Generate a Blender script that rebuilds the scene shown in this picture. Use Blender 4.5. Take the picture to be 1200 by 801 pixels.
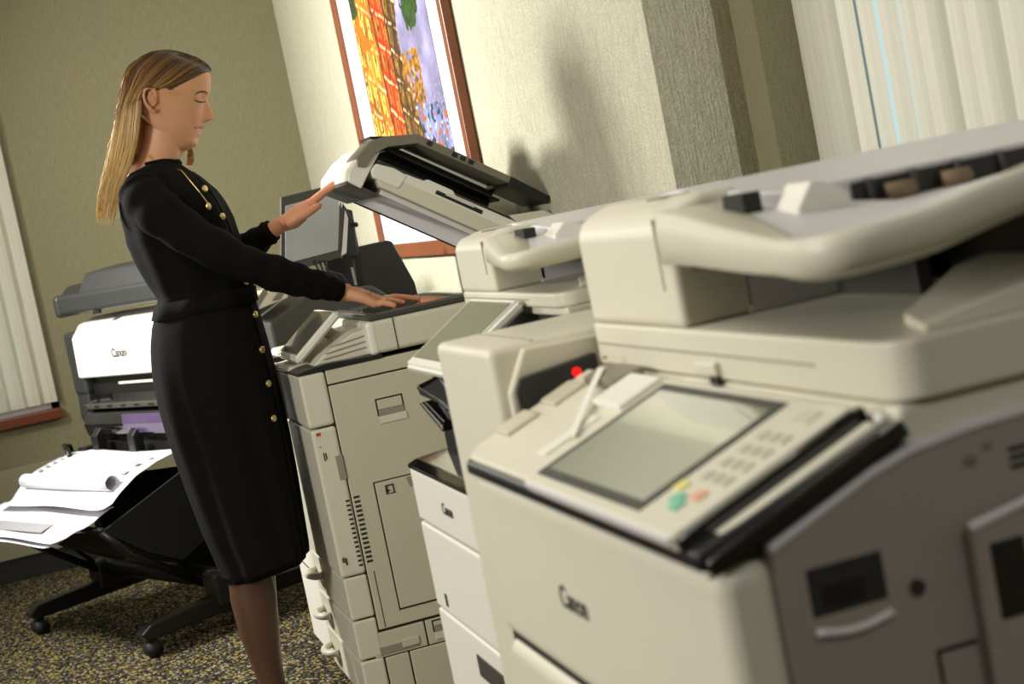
import bpy, bmesh, math, random
import numpy as np
from mathutils import Vector, Matrix
random.seed(7); rng = np.random.default_rng(7)
for o in list(bpy.data.objects): bpy.data.objects.remove(o)
S = bpy.context.scene; COL = S.collection

# ------------------------------------------------------------------ camera, world, lights, exposure
EYE = Vector((0, 0, 1.26))
FPX, CX, CY = 2000.0, 600.0, 400.5
YAW, PITCH, ROLL = math.radians(15.2), math.atan(180/2000), math.atan(.2)
Fv = Vector((math.sin(YAW)*math.cos(PITCH), math.cos(YAW)*math.cos(PITCH), -math.sin(PITCH)))
R0 = Vector((math.cos(YAW), -math.sin(YAW), 0)); U0 = R0.cross(Fv)
Rv = R0*math.cos(ROLL)-U0*math.sin(ROLL); Uv = U0*math.cos(ROLL)+R0*math.sin(ROLL)
cam = bpy.data.cameras.new('camera'); camo = bpy.data.objects.new('camera', cam); COL.objects.link(camo)
camo.matrix_world = Matrix(((Rv.x, Uv.x, -Fv.x, EYE.x), (Rv.y, Uv.y, -Fv.y, EYE.y), (Rv.z, Uv.z, -Fv.z, EYE.z), (0, 0, 0, 1)))
cam.sensor_width = 36; cam.lens = 60; cam.clip_start = .02
cam.dof.use_dof = True; cam.dof.focus_distance = 4.35; cam.dof.aperture_fstop = 5.4
S.camera = camo

def at(px, py, X=None, Y=None, Z=None):
    """the point of the room seen at a pixel, on a real plane of the room"""
    d = Fv + Rv*((px-CX)/FPX) - Uv*((py-CY)/FPX)
    t = (X-EYE.x)/d.x if X is not None else (Y-EYE.y)/d.y if Y is not None else (Z-EYE.z)/d.z
    return EYE + d*t

wd = bpy.data.worlds.new('world'); S.world = wd; wd.use_nodes = True
bgn = wd.node_tree.nodes['Background']; bgn.inputs[0].default_value = (.66, .84, .84, 1); bgn.inputs[1].default_value = 1.0

def area(name, loc, target, size, energy, color=(1, 1, 1), sy=None):
    l = bpy.data.lights.new(name, 'AREA'); l.energy = energy; l.color = color; l.size = size
    if sy: l.shape = 'RECTANGLE'; l.size_y = sy
    o = bpy.data.objects.new(name, l); COL.objects.link(o); o.location = loc
    d = Vector(target)-Vector(loc); o.rotation_euler = d.to_track_quat('-Z', 'Y').to_euler(); return o
st = area('studio_light', (-1.35, 5.75, 2.15), (1.25, 5.55, 1.45), .42, 92, (1, .98, .93)); st.data.spread = math.radians(126)
area('overhead_light', (.55, -.6, 2.66), (.55, -.6, 0), 1.2, 21, (.97, .95, 1), .6)  # unseen fill added behind the camera to brighten the nearest copier's side
area('front_light', (-2.6, 1.9, 1.9), (.7, 2.8, .9), .8, 82, (1, .98, .93))
area('overhead_light', (-.3, 2.2, 2.66), (-.3, 2.2, 0), 1.2, 16, (1, .96, .90), .6)
area('overhead_light', (-.3, 5.2, 2.66), (-.3, 5.2, 0), 1.2, 2, (1, .96, .90), .6)
S.view_settings.view_transform = 'Standard'; S.view_settings.look = 'None'; S.view_settings.gamma = 1
S.view_settings.exposure = 0.0

# ------------------------------------------------------------------ materials
def mat(name, col, rough=.5, metal=0, bump=0, bscale=200, var=0, vscale=30, spec=.5, stretch=(1, 1, 1), coat=0, alpha=1, trans=0, emis=0, sheen=0):
    m = bpy.data.materials.new(name); m.use_nodes = True; nt = m.node_tree; b = nt.nodes['Principled BSDF']
    I = b.inputs; I['Base Color'].default_value = (*col, 1); I['Roughness'].default_value = rough; I['Metallic'].default_value = metal
    I['Specular IOR Level'].default_value = spec; I['Coat Weight'].default_value = coat; I['Alpha'].default_value = alpha
    I['Transmission Weight'].default_value = trans; I['Sheen Weight'].default_value = sheen
    if emis: I['Emission Color'].default_value = (*col, 1); I['Emission Strength'].default_value = emis
    tc = nt.nodes.new('ShaderNodeTexCoord'); mp = nt.nodes.new('ShaderNodeMapping'); mp.inputs['Scale'].default_value = stretch
    nt.links.new(tc.outputs['Object'], mp.inputs[0])
    n = nt.nodes.new('ShaderNodeTexNoise'); n.inputs['Scale'].default_value = vscale; n.inputs['Detail'].default_value = 4
    nt.links.new(mp.outputs[0], n.inputs['Vector'])
    mx = nt.nodes.new('ShaderNodeMix'); mx.data_type = 'RGBA'
    v = max(var, .02)
    mx.inputs[6].default_value = (*[c*(1-v) for c in col], 1); mx.inputs[7].default_value = (*[min(1, c*(1+v)) for c in col], 1)
    nt.links.new(n.outputs[0], mx.inputs[0]); nt.links.new(mx.outputs[2], I['Base Color'])
    if bump:
        n2 = nt.nodes.new('ShaderNodeTexNoise'); n2.inputs['Scale'].default_value = bscale; n2.inputs['Detail'].default_value = 3
        nt.links.new(mp.outputs[0], n2.inputs['Vector'])
        bp = nt.nodes.new('ShaderNodeBump'); bp.inputs['Strength'].default_value = bump; bp.inputs['Distance'].default_value = .002
        nt.links.new(n2.outputs[0], bp.inputs['Height']); nt.links.new(bp.outputs[0], I['Normal'])
    return m
def lin(r, g, b): return tuple(((c/255)/12.92 if c/255 <= .04045 else ((c/255+.055)/1.055)**2.4) for c in (r, g, b))
M = dict(
    beige=mat('beige_plastic', lin(212, 207, 186), .42, bump=.08, bscale=900),
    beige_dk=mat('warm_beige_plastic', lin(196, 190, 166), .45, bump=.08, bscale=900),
    white=mat('white_plastic', lin(228, 225, 212), .38, bump=.05, bscale=900),
    lav=mat('pale_grey_plastic', lin(212, 208, 208), .4, bump=.05, bscale=900),
    seam=mat('dark_gap', lin(38, 36, 30), .8),
    black=mat('black_plastic', lin(24, 23, 22), .35, bump=.1, bscale=700),
    gloss=mat('glossy_black_plastic', lin(18, 17, 17), .08, coat=.5),
    dgrey=mat('dark_grey_plastic', lin(62, 61, 55), .5, bump=.1, bscale=600),
    mgrey=mat('taupe_grey_plastic', lin(120, 114, 98), .4, bump=.1, bscale=600),
    bodygrey=mat('olive_grey_plastic', lin(142, 137, 120), .5),
    glass=mat('scanner_glass', lin(95, 98, 90), .04, spec=1, coat=1),
    screen=mat('touch_screen', lin(150, 155, 135), .08, coat=1, spec=.8),
    screen_off=mat('dark_touch_screen', lin(84, 84, 62), .1, coat=.6),
    monitor=mat('grey_monitor_screen', lin(158, 163, 160), .22, coat=.6, var=.1, vscale=9),
    silver=mat('silver_metal', lin(180, 178, 175), .25, 1),
    taupe=mat('shaded_taupe_plastic', lin(152, 143, 134), .5),  # beige darkened to taupe, shade of the near copier's side put into colour
    pdark=mat('charcoal_plotter_plastic', lin(40, 40, 39), .45, bump=.1, bscale=600),
    steel=mat('dark_painted_steel', lin(32, 31, 29), .35, .4),
    rubber=mat('caster_rubber', lin(14, 14, 14), .6),
    red=mat('red_dot_lamp', (1, .0, .0), .4, emis=1.0),
    redlab=mat('red_label_print', lin(180, 60, 40), .5),
    ink=mat('dark_print', lin(60, 58, 54), .6),
    purple=mat('violet_reflection_tone', lin(74, 58, 88), .2, var=.2, vscale=8),  # reflection on the plotter's roll cover, painted as a violet tone
    paper=mat('white_paper', lin(216, 214, 219), .8, var=.02),
    fabric=mat('black_basket_fabric', lin(13, 13, 13), .95),
    wood=mat('reddish_brown_wood', lin(122, 66, 36), .4, var=.25, vscale=18, stretch=(1, .15, 1)),
    sillw=mat('dark_cherry_wood', lin(108, 50, 26), .4, var=.25, vscale=14, stretch=(.15, 1, 1)),
    mat_=mat('picture_mount_card', lin(235, 236, 240), .8),
    base=mat('black_vinyl_base', lin(26, 26, 24), .5),
    ceil=mat('ceiling_tile', lin(200, 198, 188), .9, bump=.3, bscale=120),
    plain=mat('plain_wall_paint', lin(150, 145, 118), .9, bump=.2, bscale=300),
    dress=mat('black_knit', lin(13, 12, 11), .92, bump=.5, bscale=420, var=.25, vscale=60, spec=.15),
    gold=mat('gold_button', lin(214, 190, 120), .28, .9),
    lips=mat('rose_lips', lin(176, 92, 84), .45),
    teeth=mat('teeth', lin(235, 230, 220), .3),
    brow=mat('brown_brow', lin(66, 46, 30), .8),
    stock=mat('sheer_black_stocking', lin(86, 58, 42), .45, sheen=.0, var=.15, vscale=12),
    shoe=mat('black_leather', lin(12, 11, 11), .25),
    amber=mat('tan_roller_rubber', lin(126, 104, 78), .6),
    green=mat('green_key', lin(120, 190, 160), .5), yellow=mat('yellow_key', lin(225, 215, 130), .5), orange=mat('orange_key', lin(225, 165, 140), .5),
    key=mat('grey_key', lin(196, 192, 172), .5),
    sheer=mat('pale_blue_tape', lin(150, 185, 180), .6),
)
def wallpaper(name, c1, c2, sx, bump):
    m = bpy.data.materials.new(name); m.use_nodes = True; nt = m.node_tree; b = nt.nodes['Principled BSDF']; b.inputs['Roughness'].default_value = .75
    b.inputs['Specular IOR Level'].default_value = .3
    tc = nt.nodes.new('ShaderNodeTexCoord')
    hs = []
    for sc, st in ((1, (sx, sx, 22)), (1, (150, 150, 240)), (1, (420, 420, 420))):
        mp = nt.nodes.new('ShaderNodeMapping'); mp.inputs['Scale'].default_value = st; nt.links.new(tc.outputs['Object'], mp.inputs[0])
        n = nt.nodes.new('ShaderNodeTexNoise'); n.inputs['Scale'].default_value = sc; n.inputs['Detail'].default_value = 2; nt.links.new(mp.outputs[0], n.inputs['Vector']); hs.append(n.outputs[0])
    a = nt.nodes.new('ShaderNodeMath'); a.operation = 'ADD'; nt.links.new(hs[0], a.inputs[0]); nt.links.new(hs[1], a.inputs[1])
    c = nt.nodes.new('ShaderNodeMath'); c.operation = 'ADD'; nt.links.new(a.outputs[0], c.inputs[0]); nt.links.new(hs[2], c.inputs[1])
    r = nt.nodes.new('ShaderNodeMapRange'); r.inputs[1].default_value = 1.1; r.inputs[2].default_value = 1.9; nt.links.new(c.outputs[0], r.inputs[0])
    mx = nt.nodes.new('ShaderNodeMix'); mx.data_type = 'RGBA'; mx.inputs[6].default_value = (*c1, 1); mx.inputs[7].default_value = (*c2, 1)
    nt.links.new(r.outputs[0], mx.inputs[0]); nt.links.new(mx.outputs[2], b.inputs['Base Color'])
    bp = nt.nodes.new('ShaderNodeBump'); bp.inputs['Strength'].default_value = bump; bp.inputs['Distance'].default_value = .003
    nt.links.new(r.outputs[0], bp.inputs['Height']); nt.links.new(bp.outputs[0], b.inputs['Normal']); return m
M['wallp'] = wallpaper('pale_green_woven_wallcovering', lin(172, 169, 144), lin(214, 211, 188), 260, .8)
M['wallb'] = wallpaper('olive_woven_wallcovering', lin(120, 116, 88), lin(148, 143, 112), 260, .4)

def carpet():
    m = bpy.data.materials.new('speckled_loop_carpet'); m.use_nodes = True; nt = m.node_tree; b = nt.nodes['Principled BSDF']; b.inputs['Roughness'].default_value = .95
    b.inputs['Specular IOR Level'].default_value = .1
    tc = nt.nodes.new('ShaderNodeTexCoord'); mp = nt.nodes.new('ShaderNodeMapping'); mp.inputs['Rotation'].default_value = (0, 0, .5); mp.inputs['Scale'].default_value = (1, .6, 1)
    nt.links.new(tc.outputs['Object'], mp.inputs[0])
    v = nt.nodes.new('ShaderNodeTexVoronoi'); v.inputs['Scale'].default_value = 125; nt.links.new(mp.outputs[0], v.inputs['Vector'])
    sp = nt.nodes.new('ShaderNodeSeparateColor'); nt.links.new(v.outputs['Color'], sp.inputs[0])
    r = nt.nodes.new('ShaderNodeValToRGB'); e = r.color_ramp.elements; r.color_ramp.interpolation = 'CONSTANT'
    e[0].color = (*lin(38, 36, 34), 1); e[1].position = .36; e[1].color = (*lin(78, 74, 66), 1)
    for p, c in ((.56, lin(104, 92, 52)), (.70, lin(148, 128, 64)), (.82, lin(50, 50, 52)), (.92, lin(140, 136, 118))):
        x = e.new(p); x.color = (*c, 1)
    nt.links.new(sp.outputs[0], r.inputs[0]); nt.links.new(r.outputs[0], b.inputs['Base Color'])
    bp = nt.nodes.new('ShaderNodeBump'); bp.inputs['Strength'].default_value = .8; bp.inputs['Distance'].default_value = .006; bp.invert = True
    nt.links.new(v.outputs['Distance'], bp.inputs['Height']); nt.links.new(bp.outputs[0], b.inputs['Normal']); return m
M['carpet'] = carpet()
def blindmat():
    m = bpy.data.materials.new('blind_fabric'); m.use_nodes = True; nt = m.node_tree; b = nt.nodes['Principled BSDF']; out = nt.nodes['Material Output']
    tc = nt.nodes.new('ShaderNodeTexCoord'); mp = nt.nodes.new('ShaderNodeMapping'); mp.inputs['Scale'].default_value = (160, 160, 1.5); nt.links.new(tc.outputs['Object'], mp.inputs[0])
    n = nt.nodes.new('ShaderNodeTexNoise'); n.inputs['Scale'].default_value = 1; nt.links.new(mp.outputs[0], n.inputs['Vector'])
    mx = nt.nodes.new('ShaderNodeMix'); mx.data_type = 'RGBA'; mx.inputs[6].default_value = (*lin(216, 207, 186), 1); mx.inputs[7].default_value = (*lin(240, 233, 216), 1)
    nt.links.new(n.outputs[0], mx.inputs[0]); nt.links.new(mx.outputs[2], b.inputs['Base Color']); b.inputs['Roughness'].default_value = .8
    t = nt.nodes.new('ShaderNodeBsdfTranslucent'); nt.links.new(mx.outputs[2], t.inputs[0])
    ms = nt.nodes.new('ShaderNodeMixShader'); ms.inputs[0].default_value = .3
    nt.links.new(b.outputs[0], ms.inputs[1]); nt.links.new(t.outputs[0], ms.inputs[2]); nt.links.new(ms.outputs[0], out.inputs[0]); return m
M['blind'] = blindmat()
def attrmat(name, rough, sss=0, coat=0, aniso=False):
    m = bpy.data.materials.new(name); m.use_nodes = True; nt = m.node_tree; b = nt.nodes['Principled BSDF']
    a = nt.nodes.new('ShaderNodeVertexColor'); a.layer_name = 'col'; nt.links.new(a.outputs[0], b.inputs['Base Color']); b.inputs['Roughness'].default_value = rough
    b.inputs['Coat Weight'].default_value = coat
    if sss: b.inputs['Subsurface Weight'].default_value = sss; b.inputs['Subsurface Radius'].default_value = (.01, .004, .002); b.inputs['Subsurface Scale'].default_value = .5
    return m
M['print'] = attrmat('painted_print', .35, coat=.5)
M['skin'] = attrmat('skin', .5, sss=.12)
M['hair'] = attrmat('hair', .38)
def windowglass():
    m = bpy.data.materials.new('window_glass'); m.use_nodes = True; b = m.node_tree.nodes['Principled BSDF']
    b.inputs['Base Color'].default_value = (.85, .95, .95, 1); b.inputs['Transmission Weight'].default_value = 1; b.inputs['Roughness'].default_value = .02; b.inputs['IOR'].default_value = 1.1; return m
M['pane'] = windowglass()

# ------------------------------------------------------------------ builders
def thing(name, label, cat, loc, group=None, rz=0):
    o = bpy.data.objects.new(name, None); COL.objects.link(o); o.location = loc; o.rotation_euler = (0, 0, rz); o.empty_display_size = .1
    o['label'] = label; o['category'] = cat
    if group: o['group'] = group
    return o
def rootof(p):
    while p.parent: p = p.parent
    return p
def link_mesh(name, me, m, parent=None, label=None, smooth=False):
    if m is not None and not len(me.materials): me.materials.append(M[m] if isinstance(m, str) else m)
    if smooth: me.polygons.foreach_set('use_smooth', [True]*len(me.polygons))
    if parent is not None:
        r = rootof(parent)
        if r.rotation_euler.z == 0: me.transform(Matrix.Translation(-r.location))
    o = bpy.data.objects.new(name, me); COL.objects.link(o)
    if parent is not None: o.parent = parent
    if label: o['label'] = label
    return o
def obj(name, bm, m, parent=None, label=None, smooth=False):
    me = bpy.data.meshes.new(name); bmesh.ops.recalc_face_normals(bm, faces=bm.faces); bm.to_mesh(me); bm.free()
    return link_mesh(name, me, m, parent, label, smooth)
def struct(name, bm, m, parent=None):
    o = obj(name, bm, m, parent)
    if parent is None: o['kind'] = 'structure'
    return o
def add_box(bm, x0, x1, y0, y1, z0, z1, bev=0, seg=2):
    b2 = bmesh.new(); bmesh.ops.create_cube(b2, size=1)
    for v in b2.verts: v.co = Vector(((x0+x1)/2+v.co.x*(x1-x0), (y0+y1)/2+v.co.y*(y1-y0), (z0+z1)/2+v.co.z*(z1-z0)))
    if bev: bmesh.ops.bevel(b2, geom=b2.edges[:], offset=min(bev, .49*min(abs(x1-x0), abs(y1-y0), abs(z1-z0))), segments=seg, affect='EDGES', profile=.5)
    merge(bm, b2)
def merge(bm, b2):
    me = bpy.data.meshes.new('t'); b2.to_mesh(me); b2.free(); bm.from_mesh(me); bpy.data.meshes.remove(me)
def box(name, m, parent, x0, x1, y0, y1, z0, z1, bev=.003, seg=2, label=None):
    bm = bmesh.new(); add_box(bm, x0, x1, y0, y1, z0, z1, bev, seg); return obj(name, bm, m, parent, label, smooth=False)
def prism(name, m, parent, pts, f, bev=.002, label=None, seg=2):
    """pts: 2-D outline; f(p, k) -> 3-D point for side k = 0, 1"""
    bm = bmesh.new(); a = [bm.verts.new(f(p, 0)) for p in pts]; b = [bm.verts.new(f(p, 1)) for p in pts]; n = len(pts)
    bm.faces.new(a); bm.faces.new(b[::-1])
    for i in range(n): bm.faces.new((a[i], a[(i+1) % n], b[(i+1) % n], b[i]))
    bmesh.ops.recalc_face_normals(bm, faces=bm.faces)
    if bev: bmesh.ops.bevel(bm, geom=bm.edges[:], offset=bev, segments=seg, affect='EDGES', profile=.5, clamp_overlap=True)
    return obj(name, bm, m, parent, label)
def xz(y0, y1): return lambda p, k: (p[0], (y0, y1)[k], p[1])      # outline in x-z, extruded in y
def yz(x0, x1): return lambda p, k: ((x0, x1)[k], p[0], p[1])
def xy(z0, z1): return lambda p, k: (p[0], p[1], (z0, z1)[k])
def add_tube(bm, pts, r, n=10, caps=True):
    pts = [Vector(p) for p in pts]; rr = r if hasattr(r, '__len__') else [r]*len(pts); rings = []; up = None
    for i, p in enumerate(pts):
        t = (pts[min(i+1, len(pts)-1)]-pts[max(i-1, 0)]).normalized()
        if up is None: up = t.orthogonal().normalized()
        up = (up-t*up.dot(t)).normalized(); s = t.cross(up)
        rings.append([bm.verts.new(p+(up*math.cos(2*math.pi*k/n)+s*math.sin(2*math.pi*k/n))*rr[i]) for k in range(n)])
    for a, b in zip(rings, rings[1:]):
        for k in range(n): bm.faces.new((a[k], a[(k+1) % n], b[(k+1) % n], b[k]))
    if caps: bm.faces.new(rings[0][::-1]); bm.faces.new(rings[-1])
def tube(name, m, parent, pts, r, n=10, label=None):
    bm = bmesh.new(); add_tube(bm, pts, r, n); return obj(name, bm, m, parent, label, smooth=n > 6)
def add_ell(bm, c, r, rot=None, u=20, v=12):
    b2 = bmesh.new(); bmesh.ops.create_uvsphere(b2, u_segments=u, v_segments=v, radius=1)
    for w in b2.verts:
        q = Vector((w.co.x*r[0], w.co.y*r[1], w.co.z*r[2]))
        if rot is not None: q = rot @ q
        w.co = q+Vector(c)
    merge(bm, b2)
def text(s, name, m, parent, loc, rotm, size, depth=.0006):
    cu = bpy.data.curves.new('t', 'FONT'); cu.body = s; cu.size = size; cu.extrude = depth; cu.align_x = 'CENTER'; cu.align_y = 'CENTER'; cu.offset = size*.012
    o = bpy.data.objects.new('t', cu); COL.objects.link(o); dg = bpy.context.evaluated_depsgraph_get()
    me = bpy.data.meshes.new_from_object(o.evaluated_get(dg)); bpy.data.objects.remove(o)
    me.transform(Matrix.Translation(loc) @ rotm.to_4x4()); me.materials.clear()
    return link_mesh(name, me, m, parent)
FACE_NX = Matrix(((0, 0, -1), (-1, 0, 0), (0, 1, 0)))      # reads from far to near on a face that looks to -x
FACE_NY = Matrix(((1, 0, 0), (0, 0, -1), (0, 1, 0)))       # on a face that looks to -y

# ------------------------------------------------------------------ the room
XW, YB, YC = 1.31, 7.7, 3.31
bm = bmesh.new(); add_box(bm, -3.6, 3.0, -2.5, YB+.3, -.1, 0); struct('floor', bm, 'carpet')
bm = bmesh.new(); add_box(bm, -3.6, 3.0, -2.5, YB+.3, 2.7, 2.8); struct('ceiling', bm, 'ceil')
bm = bmesh.new(); add_box(bm, XW, XW+.15, YC, YB+.12, 0, 2.7); struct('wall_right', bm, 'wallp')
# stepped end of the right wall beside the window
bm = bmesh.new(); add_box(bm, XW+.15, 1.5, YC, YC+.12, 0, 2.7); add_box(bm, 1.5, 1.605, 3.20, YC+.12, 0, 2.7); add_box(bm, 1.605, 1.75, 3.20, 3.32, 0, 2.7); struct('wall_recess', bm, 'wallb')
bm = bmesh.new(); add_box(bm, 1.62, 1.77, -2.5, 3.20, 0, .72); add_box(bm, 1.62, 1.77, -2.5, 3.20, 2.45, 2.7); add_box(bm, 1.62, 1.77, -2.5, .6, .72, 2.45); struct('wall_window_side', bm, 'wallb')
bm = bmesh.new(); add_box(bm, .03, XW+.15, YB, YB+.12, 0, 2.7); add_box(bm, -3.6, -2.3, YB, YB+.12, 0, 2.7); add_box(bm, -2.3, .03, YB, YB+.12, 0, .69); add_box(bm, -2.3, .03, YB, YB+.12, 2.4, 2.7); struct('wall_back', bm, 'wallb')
bm = bmesh.new(); add_box(bm, -3.6, -3.48, -2.5, YB, 0, 2.7); struct('wall_left', bm, 'plain')
bm = bmesh.new(); add_box(bm, -3.6, 1.8, -2.62, -2.5, 0, 2.7); struct('wall_front', bm, 'plain')
bm = bmesh.new(); add_box(bm, -3.48, XW, YB-.012, YB, 0, .10, .003); struct('baseboard_back', bm, 'base')
bm = bmesh.new(); add_box(bm, XW-.012, XW, YC, YB-.012, 0, .10, .003); struct('baseboard_right', bm, 'base')
bm = bmesh.new(); add_box(bm, -3.48, .0, YB-.035, YB-.012, .10, .485, .004); struct('trim_1', bm, 'plain')
# windows with vertical blinds
def window(name, horizontal, a0, a1, z0, z1, plane):
    bm = bmesh.new()
    def bx(u0, u1, w0, w1, t0, t1):
        if horizontal: add_box(bm, u0, u1, plane+t0, plane+t1, w0, w1, .003)
        else: add_box(bm, plane+t0, plane+t1, u0, u1, w0, w1, .003)
    for (u0, u1, w0, w1) in ((a0, a1, z0, z0+.04), (a0, a1, z1-.04, z1), (a0, a0+.04, z0, z1), (a1-.04, a1, z0, z1), ((a0+a1)/2-.02, (a0+a1)/2+.02, z0, z1)): bx(u0, u1, w0, w1, .05, .09)
    w = struct(name, bm, 'lav')
    bm = bmesh.new(); bx(a0+.03, a1-.03, z0+.03, z1-.03, .066, .070); obj('pane', bm, 'pane', w)
    return w
w1 = window('window_1', True, -2.3, .03, .69, 2.4, YB)
w2 = window('window_2', False, .6, 3.20, .72, 2.45, 1.62)
struct('window_sill', (lambda b: (add_box(b, -2.3, .03, YB-.05, YB+.05, .655, .70, .006), b)[1])(bmesh.new()), 'sillw', w1)
def blinds(name, label, loc, group, slats, z0, z1, m, band=False):
    t = thing(name, label, 'blinds', loc)
    proto = None
    for (x, y, ang, wdt) in slats:
        if proto is None:
            bm = bmesh.new(); n = 6; vs = []
            for j, z in enumerate((z0, z1)):
                vs.append([bm.verts.new((wdt*(k/n-.5), .013*math.cos(math.pi*(k/n-.5)*1.0), z-loc[2])) for k in range(n+1)])
            for k in range(n): bm.faces.new((vs[0][k], vs[0][k+1], vs[1][k+1], vs[1][k]))
            me = bpy.data.meshes.new('slat'); bm.to_mesh(me); bm.free(); me.materials.append(M[m]); me.polygons.foreach_set('use_smooth', [True]*len(me.polygons)); proto = me
        o = bpy.data.objects.new('slat', proto); COL.objects.link(o); o.parent = t; o.location = (x-loc[0], y-loc[1], 0); o.rotation_euler = (0, 0, ang)
    return t
bl = blinds('vertical_blinds', 'pale vertical slat blinds hanging at the right window behind the nearest copier', (1.60, 2.0, 2.4), None,
            [(1.597, 3.16-.079*i, math.radians(90+random.choice((-6, 4, 14, 26))+random.uniform(-4, 4)), .078) for i in range(31)], .80, 2.38, 'blind')
box('head_rail', 'lav', bl, 1.57, 1.618, .7, 3.195, 2.38, 2.42)
box('edge_cord', 'sheer', bl, 1.600, 1.604, 3.188, 3.194, .9, 2.38, 0)
bl = blinds('vertical_blinds', 'beige vertical slat blinds at the far left window above the wooden sill', (-1.1, YB-.03, 2.4), None,
            [(-.02-.070*i, YB-.03, math.radians(random.uniform(-22, -8)), .089) for i in range(32)], .73, 2.36, 'blind')
box('head_rail', 'lav', bl, -2.3, .02, YB-.055, YB-.005, 2.36, 2.40)
box('edge_cord', 'sheer', bl, .012, .022, YB-.02, YB-.012, .74, 2.36, 0)

# ------------------------------------------------------------------ framed picture
NG = [rng.random((g, g)) for g in (7, 13, 25, 47, 90)]
def vn(k, u, v):
    """smooth random field 0..1"""
    g = NG[k]; n = g.shape[0]-1; x, y = min(max(u, 0), .9999)*n, min(max(v, 0), .9999)*n; i, j = int(x), int(y); a, b = x-i, y-j; a = a*a*(3-2*a); b = b*b*(3-2*b)
    return (g[i, j]*(1-a)+g[i+1, j]*a)*(1-b)+(g[i, j+1]*(1-a)+g[i+1, j+1]*a)*b
def painting(u, v):
    """u 0..1 left to right, v 0..1 bottom to top: loose painted street of tall houses by the water"""
    A_ = np.array
    uu = u+.006*(vn(3, u, v)-.5)+.012*(vn(2, v, u)-.5); vv = v+.006*(vn(3, v, u)-.5)+.010*(vn(2, u, v)-.5)
    f = vn(4, u, v); g = vn(3, u, v); h = vn(1, u, v)
    edge = .64+.05*math.sin(v*9)-.05*(v > .8)
    if uu > edge:
        if vv > .34-.1*(uu-edge):
            c = A_((.56, .54, .70))*(.8+.35*h)+.08*g
            if ((uu-.80)/.10)**2+((vv-.66)/.085)**2 < .75+.7*(g-.3): c = A_((.08, .17, .07))+A_((.14, .22, .06))*f
            if uu < .80 and vv < .52 and g > .25: c = A_((.62, .42, .12))*(.5+f)
            if vv < .46 and f > .8: c = A_((.66, .66, .84))
        else:
            c = A_((.40, .44, .62))*(.6+.7*h)+.18*f
            if f > .86: c = A_((.92, .90, .95))
            if g > .76: c = A_((.70, .38, .18))
            if g < .22: c = A_((.16, .18, .26))
        return c
    sl = vv+.42*(uu-.3)                                  # floors fall away to the right
    if uu < .10 and vv > .74: return A_((.14, .22, .12))*(.6+f)
    if vv > .80-.5*abs(uu-.20) and uu < .34 and vv < 1.2-1.3*abs(uu-.24) and vv > .86: c = A_((.80, .38, .08))*(.7+.5*f); return c
    if .05 < uu < .22 and .58 < vv < .76-.9*(uu-.05) and vv > .60: return A_((.86, .46, .12))*(.75+.4*g)
    if uu < .30: base, n, win = A_((.80, .46, .12)), 5.2, A_((.98, .88, .42))
    elif uu < .47: base, n, win = A_((.72, .17, .04)), 6.0, A_((.90, .50, .18))
    else: base, n, win = A_((.30, .19, .10)), 7.0, A_((.62, .48, .20))
    c = base*(.75+.45*f)*(.7+.6*h)
    fu, fv = (uu*n*2.1) % 1, (sl*n*1.35) % 1
    if .22 < fu < .74 and .18 < fv < .78:
        c = win*(.7+.5*g)
        if .42 < fu < .56 or f < .16: c = A_((.22, .12, .08))
    if fv > .90 and g > .35: c = A_((.98, .84, .60))*(.7+.4*f)
    for e_ in (.30, .47, .56):
        if abs(uu-e_) < .010: c = A_((.20, .10, .07))*(1+f)
    if .33 < uu < .50 and abs(vv-.16-.10*(uu-.33)) < .045: c = A_((.95, .95, .93)) if (sl*9) % 1 < .55 else A_((.30, .36, .50))
    if g > .90: c = c*.4+A_((.95, .50, .12))*.6
    return c
pic = thing('framed_picture', 'large wood framed painting of orange canal houses on the right wall', 'picture', (XW, 5.52, 1.09))
px0, py0, py1, pz0, pz1 = XW-.032, 4.75, 6.29, 1.085, 2.32; rw = .05
for a in (('frame_rail', py0, py0+rw, pz0, pz1), ('frame_rail', py1-rw, py1, pz0, pz1), ('frame_rail', py0+rw, py1-rw, pz0, pz0+rw), ('frame_rail', py0+rw, py1-rw, pz1-rw, pz1)):
    box(a[0], 'wood', pic, px0, XW-.001, a[1], a[2], a[3], a[4], .005)
box('mount', 'mat_', pic, XW-.016, XW-.010, py0+rw-.004, py1-rw+.004, pz0+rw-.004, pz1-rw+.004, 0)
bm = bmesh.new(); NU, NV = 170, 190; gy0, gy1, gz0, gz1 = 4.97, 6.03, 1.26, 2.18; g = []
for j in range(NV+1): g.append([bm.verts.new((XW-.0175, gy1+(gy0-gy1)*i/NU, gz0+(gz1-gz0)*j/NV)) for i in range(NU+1)])
for j in range(NV):
    for i in range(NU): bm.faces.new((g[j][i], g[j][i+1], g[j+1][i+1], g[j+1][i]))
me = bpy.data.meshes.new('painting'); bm.to_mesh(me); bm.free()
ca = me.color_attributes.new('col', 'FLOAT_COLOR', 'POINT'); cols = np.ones(((NV+1)*(NU+1), 4), dtype=np.float32); q = 0
for j in range(NV+1):
    for i in range(NU+1):
        c = np.clip(painting(i/NU, j/NV), .02, 1); cols[q, :3] = c**2.3; q += 1
ca.data.foreach_set('color', cols.ravel()); link_mesh('painting', me, 'print', pic)

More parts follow.
